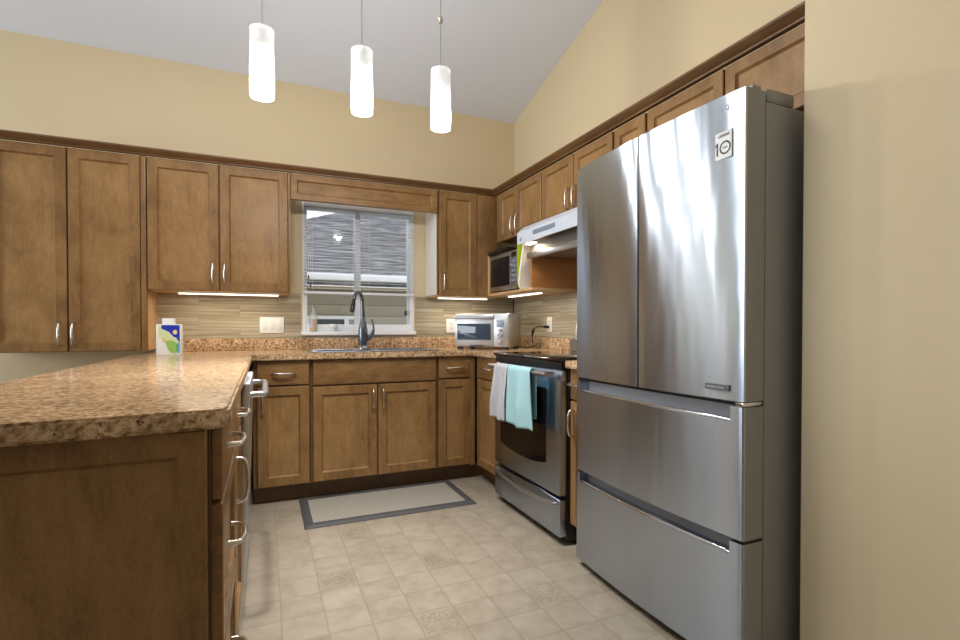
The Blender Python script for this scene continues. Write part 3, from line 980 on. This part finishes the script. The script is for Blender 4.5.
# two cutting boards standing between microwave and shelf side
def board(name, label, mat, y0, lean, x0, x1, z0, z1, t, bend=0.0):
    mb = MB()
    n = 10; rows = []
    def P(i, s, side):
        f = i / n
        x = (x0 if s == 0 else x1) + (-bend * f * f if s == 0 else 0)
        inset = .02 * (1 - min(1, f * 6)) ** 2 if s == 0 else 0
        return (x + inset, y0 - lean * f * (.4 + .6 * f) + side * t, z0 + (z1 - z0) * f)
    for side in (0, 1):
        rows.append([[mb.bm.verts.new(P(i, s, side)) for s in (0, 1)] for i in range(n + 1)])
    A, B = rows
    for i in range(n):
        for R in (A, B):
            mb.bm.faces.new((R[i][0], R[i][1], R[i + 1][1], R[i + 1][0]))
        for s in (0, 1):
            mb.bm.faces.new((A[i][s], B[i][s], B[i + 1][s], A[i + 1][s]))
    for i in (0, n):
        mb.bm.faces.new((A[i][0], A[i][1], B[i][1], B[i][0]))
    return tag(mb.build(name, mat, smooth=40), label, 'cutting board')
board('cutting_board', 'lime green cutting board standing beside the microwave', plain('lime_plastic', (196, 220, 40), .35), 3.040, .006, 1.600, 1.90, 1.337, 1.66, .006, .004)
board('cutting_board', 'white flexible cutting board leaning outward beside the lime green one', plain('white_board_plastic', (240, 238, 232), .4), 3.005, .110, 1.590, 1.84, 1.337, 1.630, .020, .016)

# ------------------------------------------------------------------ under-cabinet lights
def strip(label, x0, x1, y0, y1, z, power, target_dx=(0, 0)):
    t = thing('light_strip', label, 'light', ((x0 + x1) / 2, (y0 + y1) / 2, z - .02), 0, None)
    MB().box(x0, x1, y0, y1, z - .008, z, .001).build('housing', WHITE, t)
    MB().box(x0 + .006, x1 - .006, y0 + .004, y1 - .004, z - .014, z - .0085, .001).build('diffuser', BULB, t)
    L_ = area('strip_lamp', ((x0 + x1) / 2, (y0 + y1) / 2, z - .024), ((x0 + x1) / 2 + target_dx[0], (y0 + y1) / 2 + target_dx[1], z - 1), x1 - x0, y1 - y0, power, (1.0, .90, .72))
    L_.rotation_euler = (0, 0, 0)
    L_.parent = t; L_.matrix_parent_inverse = wm(t).inverted()
strip('lit white strip light under the wall cabinet left of the window', -.50, .10, 3.66, 3.70, 1.3025, 1.5)
strip('lit white strip light under the wall cabinet right of the window', 1.24, 1.66, 3.66, 3.70, 1.3125, 1.3)
strip('lit white strip light under the microwave shelf', 1.70, 1.74, 2.93, 3.40, 1.318, 1.1)

# ------------------------------------------------------------------ pendants
BULBG = plain('glowing_bulb', (255, 250, 240), .4, emit=(255, 250, 242), estr=4)
def pendant(x, label, z0, z1, bead):
    t = thing('pendant_light', label, 'pendant lamp', (x, 2.19, z1), 0)
    r = .046
    zt = zc(2.19)
    MB().lathe([(r - .004, z0), (r, z0), (r, z1), (.012, z1 + .001), (.012, z1 - .003), (r - .004, z1 - .004)], x, 2.19, 40, closed=True).build('glass_shade', LAMPG, t, smooth=40)
    MB().tube([(x, 2.19, z1 - .004), (x, 2.19, zt - .02)], .003, 8).build('rod', STEELB, t)
    MB().lathe([(0, zt - .03), (.055, zt - .03), (.058, zt - .02), (.058, zt + .012), (0, zt + .012)], x, 2.19, 28).build('canopy', STEELB, t)
    MB().lathe([(0, z1 - .06), (.012, z1 - .06), (.012, z1 - .0045), (0, z1 - .0045)], x, 2.19, 16).build('socket', WHITE, t)
    zb = (z0 + z1) / 2 - .015
    MB().lathe([(0, zb + .085), (.010, zb + .085), (.013, zb + .05), (.022, zb + .02), (.024, zb - .01), (.016, zb - .035), (0, zb - .042)], x, 2.19, 20).build('bulb', BULBG, t)
    pl = bpy.data.lights.new('bulb_light', 'POINT'); pl.energy = 86; pl.color = (1, .98, .95); pl.shadow_soft_size = .03
    po = bpy.data.objects.new('bulb_light', pl); C.objects.link(po); po.parent = t
    po.location = (0, 0, z0 + .075 - z1)
    if bead:
        MB().lathe([(0, 2.470), (.008, 2.472), (.0125, 2.485), (.008, 2.50), (0, 2.502)], x, 2.19, 14).build('bead', NICKEL, t)
pendant(0.0, 'leftmost frosted glass cylinder pendant, nearest the tall cabinet', 1.996, 2.262, False)
pendant(.395, 'middle frosted glass cylinder pendant of the row of three', 2.000, 2.265, False)
pendant(.753, 'rightmost frosted glass cylinder pendant with a bead on its rod', 1.988, 2.254, True)

# ------------------------------------------------------------------ sink and faucet
SKM = steel('sink_steel', (190, 196, 206), .22, 0, brush=.03)
sk = thing('sink', 'stainless double bowl sink set into the worktop under the window', 'sink', (.70, 3.52, .914))
rim = MB()
X0, X1, Y0, Y1 = .278, 1.126, 3.305, 3.735
zr0, zr1 = .9145, .922
rim.box(X0, X1, Y0, .0 + 3.345, zr0, zr1, .003); rim.box(X0, X1, 3.640, Y1, zr0, zr1, .003)
rim.box(X0, .318, 3.345, 3.640, zr0, zr1, .003); rim.box(1.086, X1, 3.345, 3.640, zr0, zr1, .003); rim.box(.686, .718, 3.345, 3.640, zr0, zr1, .003)
rim.build('rim', SKM, sk)
def bowl(x0, x1, y0, y1, z0):
    mb = MB(); bm = mb.bm
    t = [bm.verts.new(p) for p in ((x0, y0, zr0 - .001), (x1, y0, zr0 - .001), (x1, y1, zr0 - .001), (x0, y1, zr0 - .001))]
    i = .02
    b = [bm.verts.new(p) for p in ((x0 + i, y0 + i, z0), (x1 - i, y0 + i, z0), (x1 - i, y1 - i, z0), (x0 + i, y1 - i, z0))]
    fs = [bm.faces.new((t[k], t[(k + 1) % 4], b[(k + 1) % 4], b[k])) for k in range(4)] + [bm.faces.new(b)]
    es = [e for e in bm.edges if not (e.verts[0] in t and e.verts[1] in t)]
    bmesh.ops.bevel(bm, geom=es, offset=.018, segments=3, affect='EDGES')
    return mb
for (a, b) in ((.319, .685), (.719, 1.085)):
    bo = bowl(a, b, 3.346, 3.639, .745).build('bowl', SKM, sk, normals=True)
    s = bo.modifiers.new('thickness', 'SOLIDIFY'); s.thickness = .0015; s.offset = -1
    MB().lathe([(0, .7475), (.036, .7475), (.040, .7460), (0, .7460)], (a + b) / 2, 3.49, 24).build('drain', CHROME, bo)
fa = thing('faucet', 'dark gunmetal pull-down kitchen faucet standing behind the sink', 'faucet', (.668, 3.69, .922))
MB().lathe([(0, .9222), (.034, .9222), (.034, .930), (.026, .940), (0, .940)], .668, 3.69, 28).build('base_ring', CHROME, fa)
MB().lathe([(0, .9405), (.026, .9405), (.032, .965), (.036, 1.005), (.034, 1.05), (.027, 1.09), (.020, 1.12), (.0165, 1.15), (0, 1.15)], .668, 3.69, 28).build('body', GUN, fa, smooth=60)
dx, dy = -.60, -.80
sp = []
R_ = .062
for k in range(21):
    t = k / 20
    if t < .45:
        q = t / .45
        sp.append((.668 + dx * .010 * q, 3.69 + dy * .010 * q, 1.14 + .125 * q))
    else:
        a = (t - .45) / .55 * PI * .93
        d = .010 + R_ * (1 - math.cos(a))
        sp.append((.668 + dx * d, 3.69 + dy * d, 1.265 + R_ * math.sin(a)))
MB().tube(sp, [.0165 - .004 * min(1, k / 10) for k in range(21)], 14).build('spout', plain('dark_chrome', (120, 126, 134), .15, metal=.95), fa, smooth=60)
e0, e1 = Vector(sp[-1]), Vector(sp[-1]) + (Vector(sp[-1]) - Vector(sp[-2])).normalized() * .10
MB().tube([e0, e0 + (e1 - e0) * .3, e0 + (e1 - e0) * .35, e0 + (e1 - e0) * .9, e1], [.0115, .0125, .015, .0175, .015], 14).build('spray_head', BLACK, fa, smooth=50)
MB().tube([(.690, 3.685, .985), (.715, 3.68, 1.005), (.735, 3.676, 1.03), (.742, 3.674, 1.065), (.738, 3.674, 1.10), (.728, 3.676, 1.135)], [.014, .016, .013, .0085, .007, .006], 12).build('lever', GUN, fa, smooth=60)

# ------------------------------------------------------------------ window blind and things on the sill
bl = thing('window_blind', 'white horizontal slat blind pulled most of the way down the window', 'blind', (.68, 3.84, 1.32))
BLM = plain('blind_white', (234, 238, 244), .5)
bx0, bx1, by0, by1 = .272, 1.092, 3.834, 3.860
MB().box(bx0, bx1, by0, by1, 1.962, 1.995, .002).build('headrail', BLM, bl)
sl = MB()
z = 1.952
while z > 1.352:
    sl.quad([(bx0, by0 + .001, z - .002), (bx1, by0 + .001, z - .002), (bx1, (by0 + by1) / 2, z + .0015), (bx0, (by0 + by1) / 2, z + .0015)])
    sl.quad([(bx0, (by0 + by1) / 2, z + .0015), (bx1, (by0 + by1) / 2, z + .0015), (bx1, by1 - .001, z + .001), (bx0, by1 - .001, z + .001)])
    z -= .0235
sl.build('slats', BLM, bl, smooth=60, normals=False)
MB().box(bx0, bx1, by0, by1, 1.322, 1.340, .003).build('bottom_rail', BLM, bl)
for x in (.33, .62, .74, 1.03):
    MB().tube([(x, by0 - .001, 1.341), (x, by0 - .001, 1.961)], .0009, 5).build('ladder_cord', BLM, bl)
for x, zz in ((.302, 1.455), (.316, 1.40)):
    cdn = MB().tube([(x, by0 - .005, 1.96), (x, by0 - .005, zz)], .0009, 5).build('pull_cord', BLM, bl)
    MB().lathe([(0, zz - .03), (.006, zz - .03), (.004, zz), (0, zz)], x, by0 - .005, 10).build('tassel', BLACK, cdn)

bt = thing('soap_bottle', 'clear bottle of yellow liquid soap standing on the window sill', 'bottle', (.336, 3.853, 1.046))
BY = 3.853
MB().lathe([(0, 1.0475), (.026, 1.0475), (.028, 1.052), (.028, 1.15), (.022, 1.172), (.010, 1.19), (.009, 1.222), (.0, 1.222)], .336, BY, 24).build('bottle', clear_mat('clear_plastic', (240, 243, 245), .3), bt, smooth=50)
MB().lathe([(0, 1.052), (.0245, 1.052), (.0252, 1.058), (.0252, 1.135), (0, 1.135)], .336, BY, 24).build('liquid', plain('yellow_soap', (224, 184, 40), .2), bt)
MB().lathe([(0, 1.2225), (.011, 1.2225), (.011, 1.243), (.0, 1.243)], .336, BY, 18).build('cap', MGREY, bt)
lbm = MB()
for k in range(8):
    a0 = PI * 1.10 + k * .12; a1 = a0 + .12
    lbm.quad([(.336 + .0284 * math.cos(a), BY + .0284 * math.sin(a), zz) for a, zz in ((a0, 1.075), (a1, 1.075), (a1, 1.13), (a0, 1.13))])
lbm.build('label', plain('label_lavender', (176, 178, 206), .5), bt)
bwl = MB().lathe([(0, 1.0475), (.012, 1.0475), (.014, 1.054), (.028, 1.075), (.034, 1.092), (.031, 1.100), (.029, 1.092), (.020, 1.07), (0, 1.064)], .478, BY - .002, 24)
tag(bwl.build('bowl', plain('white_ceramic', (242, 242, 242), .3), smooth=50), 'tiny white footed bowl on the window sill', 'bowl')

# ------------------------------------------------------------------ neighbour's house outside
nh = thing('neighbor_house', 'grey shingled neighbour house seen through the kitchen window', 'house', (1.0, 7.2, 0))
def shingle():
    m, nt, b = new_mat('grey_shingles'); L = nt.links
    tc = nt.nodes.new('ShaderNodeTexCoord')
    mp = nt.nodes.new('ShaderNodeMapping'); mp.inputs['Scale'].default_value = (1, 7, 7)
    L.new(tc.outputs['Object'], mp.inputs['Vector'])
    n = nt.nodes.new('ShaderNodeTexNoise'); n.inputs['Scale'].default_value = 3.2; n.inputs['Detail'].default_value = 4
    L.new(mp.outputs[0], n.inputs['Vector'])
    r = ramp(nt, [(.34, sb((62, 62, 66))), (.5, sb((104, 104, 108))), (.66, sb((150, 150, 153)))])
    L.new(n.outputs['Fac'], r.inputs[0]); L.new(r.outputs[0], b.inputs['Base Color'])
    b.inputs['Roughness'].default_value = .9
    return m
def siding():
    m, nt, b = new_mat('lap_siding'); L = nt.links
    tc = nt.nodes.new('ShaderNodeTexCoord'); sp_ = nt.nodes.new('ShaderNodeSeparateXYZ')
    L.new(tc.outputs['Object'], sp_.inputs[0])
    fr_ = nt.nodes.new('ShaderNodeMath'); fr_.operation = 'MULTIPLY'; fr_.inputs[1].default_value = 6.5; L.new(sp_.outputs['Z'], fr_.inputs[0])
    f2_ = nt.nodes.new('ShaderNodeMath'); f2_.operation = 'FRACT'; L.new(fr_.outputs[0], f2_.inputs[0])
    r = ramp(nt, [(.0, sb((104, 100, 90))), (.10, sb((160, 154, 140))), (1, sb((176, 170, 154)))])
    L.new(f2_.outputs[0], r.inputs[0]); L.new(r.outputs[0], b.inputs['Base Color']); b.inputs['Roughness'].default_value = .7
    return m
EY, EZ, RS = 6.6, 1.73, .56
def rz_(y): return EZ + RS * (y - EY)
rf = MB()
a = [(-2.2, EY), (7.0, EY), (7.0, 10.6), (5.0, 10.6), (2.92, 9.8), (1.34, 9.14), (.48, 8.45), (-.4, 7.7)]
top = [rf.bm.verts.new((x, y, rz_(y))) for x, y in a]; bot = [rf.bm.verts.new((x, y, rz_(y) - .12)) for x, y in a]
rf.bm.faces.new(top); rf.bm.faces.new(bot[::-1])
for k in range(len(a)):
    rf.bm.faces.new((top[k], bot[k], bot[(k + 1) % len(a)], top[(k + 1) % len(a)]))
rf.build('roof', shingle(), nh, smooth=0)
gt = MB().box(-2.2, 7.0, EY - .12, EY - .01, EZ - .06, EZ + .03, .02).build('gutter', VINYL, nh)
MB().box(-2.2, 7.0, EY - .008, EY + .5, EZ - .16, EZ - .125).build('soffit', plain('soffit_tan', (150, 138, 112), .8), nh, smooth=0)
MB().box(-2.2, 7.0, EY + .5, EY + .7, -1.0, EZ - .10).build('wall', siding(), nh, smooth=0)
wn_ = MB().box(.50, 1.28, EY + .44, EY + .499, .60, 1.24, .01).build('window', VINYL, nh)
MB().box(.56, 1.02, EY + .432, EY + .4395, .66, 1.19).build('pane', plain('dark_window', (70, 76, 86), .1), wn_, smooth=0)
MB().box(1.08, 1.24, EY + .432, EY + .4395, .66, 1.19).build('pane', plain('pale_window', (150, 156, 160), .2), wn_, smooth=0)
ground = MB().box(-8, 10, 4.03, 14, -1.2, -1.0).build('ground', plain('lawn', (116, 120, 92), .95, noise=.3, nscale=8), smooth=0)
struct(ground)

# ------------------------------------------------------------------ toaster oven (turned towards the room in the corner)
TW, TD, TH = .425, .30, .245
tov = thing('toaster_oven', 'brushed steel toaster oven standing diagonally in the worktop corner', 'toaster oven', (1.475, 3.375, .914), -PI / 4)
# the root sits at the middle of the front face; local x right, local -y towards the room
TM = wm(tov)
def tb_(name, mb, mat, parent=tov, **k): return mb.build(name, mat, parent, TM, **k)
tb_('body', MB().box(-TW / 2, TW / 2, .004, TD, .018, TH + .018, .008), STEELB)
fpz0, fpz1 = .020, TH + .014
tb_('front_panel', MB().box(.098, TW / 2 - .002, -.008, .003, fpz0, fpz1, .003), plain('pale_steel_panel', (190, 190, 193), .35, metal=.7))
dr = tb_('door', MB().box(-TW / 2 + .002, .096, -.010, .003, fpz0 + .012, fpz1, .003), plain('pale_steel_door', (198, 198, 201), .32, metal=.6))
tb_('glass', MB().box(-TW / 2 + .022, .078, -.0125, -.008, .070, .190, .001), plain('toaster_glass', (58, 72, 92), .05, spec=.8), dr)
tb_('handle', MB().tube([(-TW / 2 + .005, -.011, .236), (-TW / 2 + .005, -.034, .236), (.09, -.034, .236), (.09, -.011, .236)], .008, 10), STEELB, dr, smooth=50)
tb_('display', MB().box(.122, .178, -.0115, -.007, .165, .215, .001), plain('lcd_blue_grey', (140, 158, 176), .2))
for zz, r in ((.140, .011), (.105, .017), (.058, .017)):
    kb = MB().lathe([(0, .020), (r * .8, .020), (r, .014), (r, 0), (0, 0)], n=20)
    kb.xf(Matrix.Translation((.152, -.0085, zz)) @ Matrix.Rotation(PI / 2, 4, 'X'))
    tb_('knob', kb, CHROME)
for x in (-TW / 2 + .03, TW / 2 - .03):
    for y in (.03, TD - .03):
        tb_('foot', MB().box(x - .018, x + .018, y - .018, y + .018, .0005, .0175, .002), plain('foot_black', (34, 36, 44), .5))
ctm = MB().box(-.09, .01, -.016, .004, .0185, .030, .002)
tb_('crumb_tray', ctm, DGREY)
# its cord, plugged into the outlet
def outlet(name, label, MM, w, gang, sock):
    t = thing(name, label, 'outlet' if sock else 'switch', MM.to_translation(), 0)
    MB().box(-w / 2, w / 2, -.006, 0, -.057, .057, .003).build('cover_plate', WHITE, t, MM)
    for g in range(gang):
        cx = (g - (gang - 1) / 2) * .046
        if sock:
            ins = MB().box(cx - .016, cx + .016, -.008, -.0055, -.034, .034, .002).build('socket', plain('socket_white', (226, 226, 222), .4), t, MM)
            for dz in (-.018, .018):
                s_ = MB(); s_.box(cx - .007, cx - .005, -.0084, -.0078, dz - .004, dz + .004); s_.box(cx + .005, cx + .007, -.0084, -.0078, dz - .004, dz + .004)
                s_.build('slot', DGREY, ins, MM, smooth=0)
        else:
            MB().box(cx - .016, cx + .016, -.0085, -.0055, -.033, .033, .002).build('rocker', plain('rocker_white', (232, 232, 230), .35), t, MM)
    return t
outlet('light_switch', 'wide white triple switch plate on tile left of the window', Matrix.Translation((.056, 3.8618, 1.092)), .160, 3, False)
outlet('power_outlet', 'white outlet plate on tile just left of the toaster oven', Matrix.Translation((1.413, 3.8618, 1.090)), .078, 1, True)
outlet('power_outlet', 'white outlet on the stove side wall with a black plug in it', frame_M('right', 1.9918, 3.262) @ Matrix.Translation((0, 0, 1.098)), .072, 1, True)
cord = thing('extension_lead', 'black appliance lead looping from the wall plug down behind the toaster oven', 'cord', (1.95, 3.35, .915))
MB().box(1.940, 1.9828, 3.252, 3.272, 1.070, 1.090, .004).build('plug', BLACK, cord)
pts = [(1.94, 3.262, 1.080), (1.90, 3.275, 1.082), (1.90, 3.33, 1.07), (1.91, 3.385, 1.03), (1.92, 3.40, .98), (1.92, 3.38, .93), (1.92, 3.33, .921), (1.93, 3.29, .935), (1.93, 3.31, .955), (1.92, 3.35, .935), (1.90, 3.42, .9205), (1.87, 3.50, .9195), (1.83, 3.56, .9195)]
def smooth_path(p, n=6):
    p = [Vector(q) for q in p]; out = []
    for i in range(len(p) - 1):
        a, b, c_, d = p[max(i - 1, 0)], p[i], p[i + 1], p[min(i + 2, len(p) - 1)]
        for k in range(n):
            t = k / n
            out.append(.5 * ((2 * b) + (c_ - a) * t + (2 * a - 5 * b + 4 * c_ - d) * t * t + (3 * b - a - 3 * c_ + d) * t ** 3))
    return out + [p[-1]]
MB().tube(smooth_path(pts), .0042, 8).build('cable', BLACK, cord, smooth=60)
MB().tube([(1.905, 3.360, 1.055), (1.915, 3.395, 1.015)], [.010, .008], 10).build('strain_relief', BLACK, cord)

# ------------------------------------------------------------------ carton on the peninsula
ca = thing('carton', 'white drink carton with blue and green print under the tall cabinet edge', 'carton', (-.505, 3.41, .914))
cx0, cx1, cy0, cy1, cz1 = -.567, -.443, 3.375, 3.455, 1.094
MB().box(cx0, cx1, cy0, cy1, 0.9145, cz1, .002).build('box', plain('carton_white', (236, 234, 226), .45), ca)
MB().box(-.540, -.478, 3.39, 3.44, cz1 + .0003, 1.128, .004).build('cap', WHITE, ca)
def print_(name, pts, rgb, lay):
    MB().prism([(cx0 + u * (cx1 - cx0), .9145 + v * (cz1 - .9145)) for u, v in pts], cy0 - .0003 * lay, cy0 + .0002, 'y').build(name, plain(name + '_ink', rgb, .45), ca, smooth=0)
print_('blue_print', [(.22, .97), (.95, .97), (.95, .42), (.75, .55), (.5, .75), (.2, .86)], (28, 52, 178), 1)
print_('pale_print', [(.10, .96), (.20, .96), (.20, .86), (.42, .78), (.62, .62), (.82, .55), (.90, .40), (.6, .40), (.4, .46), (.2, .54), (.08, .60)], (214, 224, 170), 2)
print_('green_print', [(.36, .44), (.48, .48), (.70, .46), (.84, .36), (.86, .16), (.80, .06), (.6, .06), (.46, .20)], (150, 190, 92), 3)
print_('teal_print', [(.82, .36), (.95, .42), (.95, .06), (.84, .06)], (90, 172, 206), 3)
print_('sun_print', [(.76 + .09 * math.cos(a * PI / 8), .74 + .075 * math.sin(a * PI / 8)) for a in range(16)], (244, 214, 150), 3)
print_('orange_print', [(.22, .52), (.34, .56), (.36, .42), (.28, .40)], (240, 196, 130), 3)

# ------------------------------------------------------------------ dishwasher in the peninsula (door slightly ajar)
dw = thing('dishwasher', 'stainless dishwasher in the peninsula with its door slightly ajar', 'dishwasher', (-.36, 2.344, 0))
D0, D1 = 2.0435, 2.6435
MB().box(-.66, -.105, D0, D1, .10, .872).build('tub', DGREY, dw, smooth=0)
MB().box(-.62, -.16, D0 + .01, D1 - .01, .0, .0995).build('toe_panel', BLACK, dw, smooth=0)
HM = Matrix.Translation((-.100, 0, .11)) @ Matrix.Rotation(math.radians(1.6), 4, 'Y') @ Matrix.Translation((.100, 0, -.11))
dd = MB().box(-.098, -.066, D0 + .003, D1 - .003, .112, .862, .004).build('door', STEELB, dw, HM)
MB().box(-.0955, -.069, D0 + .02, D1 - .02, .8622, .8645).build('control_strip', plain('panel_silver', (206, 208, 212), .35), dd, HM, smooth=0)
for k in range(6):
    y = D0 + .06 + k * .045
    MB().box(-.086, -.074, y, y + .026, .8646, .8658).build('button', plain('button_grey', (120, 124, 132), .4), dd, HM, smooth=0)
hpts = [(-.0665, D0 + .05, .818)] + [(-.048 + .034 * math.sin(a), D0 + .084 - .034 * math.cos(a), .820) for a in (0, .4, .8, 1.2, PI / 2)]
hpts += [(-.014, D0 + .3, .823)] + [(-.048 + .034 * math.sin(a), D1 - .084 + .034 * math.cos(a), .820) for a in (PI / 2, 1.2, .8, .4, 0)] + [(-.0665, D1 - .05, .818)]
MB().tube(hpts, .0120, 12).build('handle', STEELB, dd, HM, smooth=60)

# ------------------------------------------------------------------ kitchen mat
mt = thing('kitchen_mat', 'flat kitchen mat with dark border and woven grey centre before the sink', 'mat', (.69, 3.03, 0))
def weave():
    m, nt, b = new_mat('woven_mat'); L = nt.links
    tc = nt.nodes.new('ShaderNodeTexCoord')
    ck = nt.nodes.new('ShaderNodeTexChecker'); ck.inputs['Scale'].default_value = 120
    ck.inputs['Color1'].default_value = sb((158, 152, 140)); ck.inputs['Color2'].default_value = sb((120, 115, 105))
    mp = nt.nodes.new('ShaderNodeMapping'); mp.inputs['Rotation'].default_value = (0, 0, PI / 4)
    L.new(tc.outputs['Object'], mp.inputs['Vector']); L.new(mp.outputs[0], ck.inputs['Vector'])
    L.new(ck.outputs['Color'], b.inputs['Base Color']); b.inputs['Roughness'].default_value = .8
    return m
mx0, mx1, my0, my1 = .195, 1.187, 2.785, 3.285
MB().box(mx0 + .05, mx1 - .05, my0 + .05, my1 - .05, .0005, .010).build('woven_centre', weave(), mt, smooth=0)
bd = MB(); bm = bd.bm
def rg_(i, z): return [bm.verts.new(p) for p in ((mx0 + i, my0 + i, z), (mx1 - i, my0 + i, z), (mx1 - i, my1 - i, z), (mx0 + i, my1 - i, z))]
rr = [rg_(0, .0005), rg_(.001, .004), rg_(.022, .013), rg_(.049, .014), rg_(.0495, .0105), rg_(.0495, .0005)]
for a, b in zip(rr, rr[1:] + rr[:1]):
    for k in range(4):
        bm.faces.new((a[k], a[(k + 1) % 4], b[(k + 1) % 4], b[k]))
bd.build('border', plain('mat_border', (68, 67, 68), .6, noise=.1, nscale=40), mt, smooth=20)
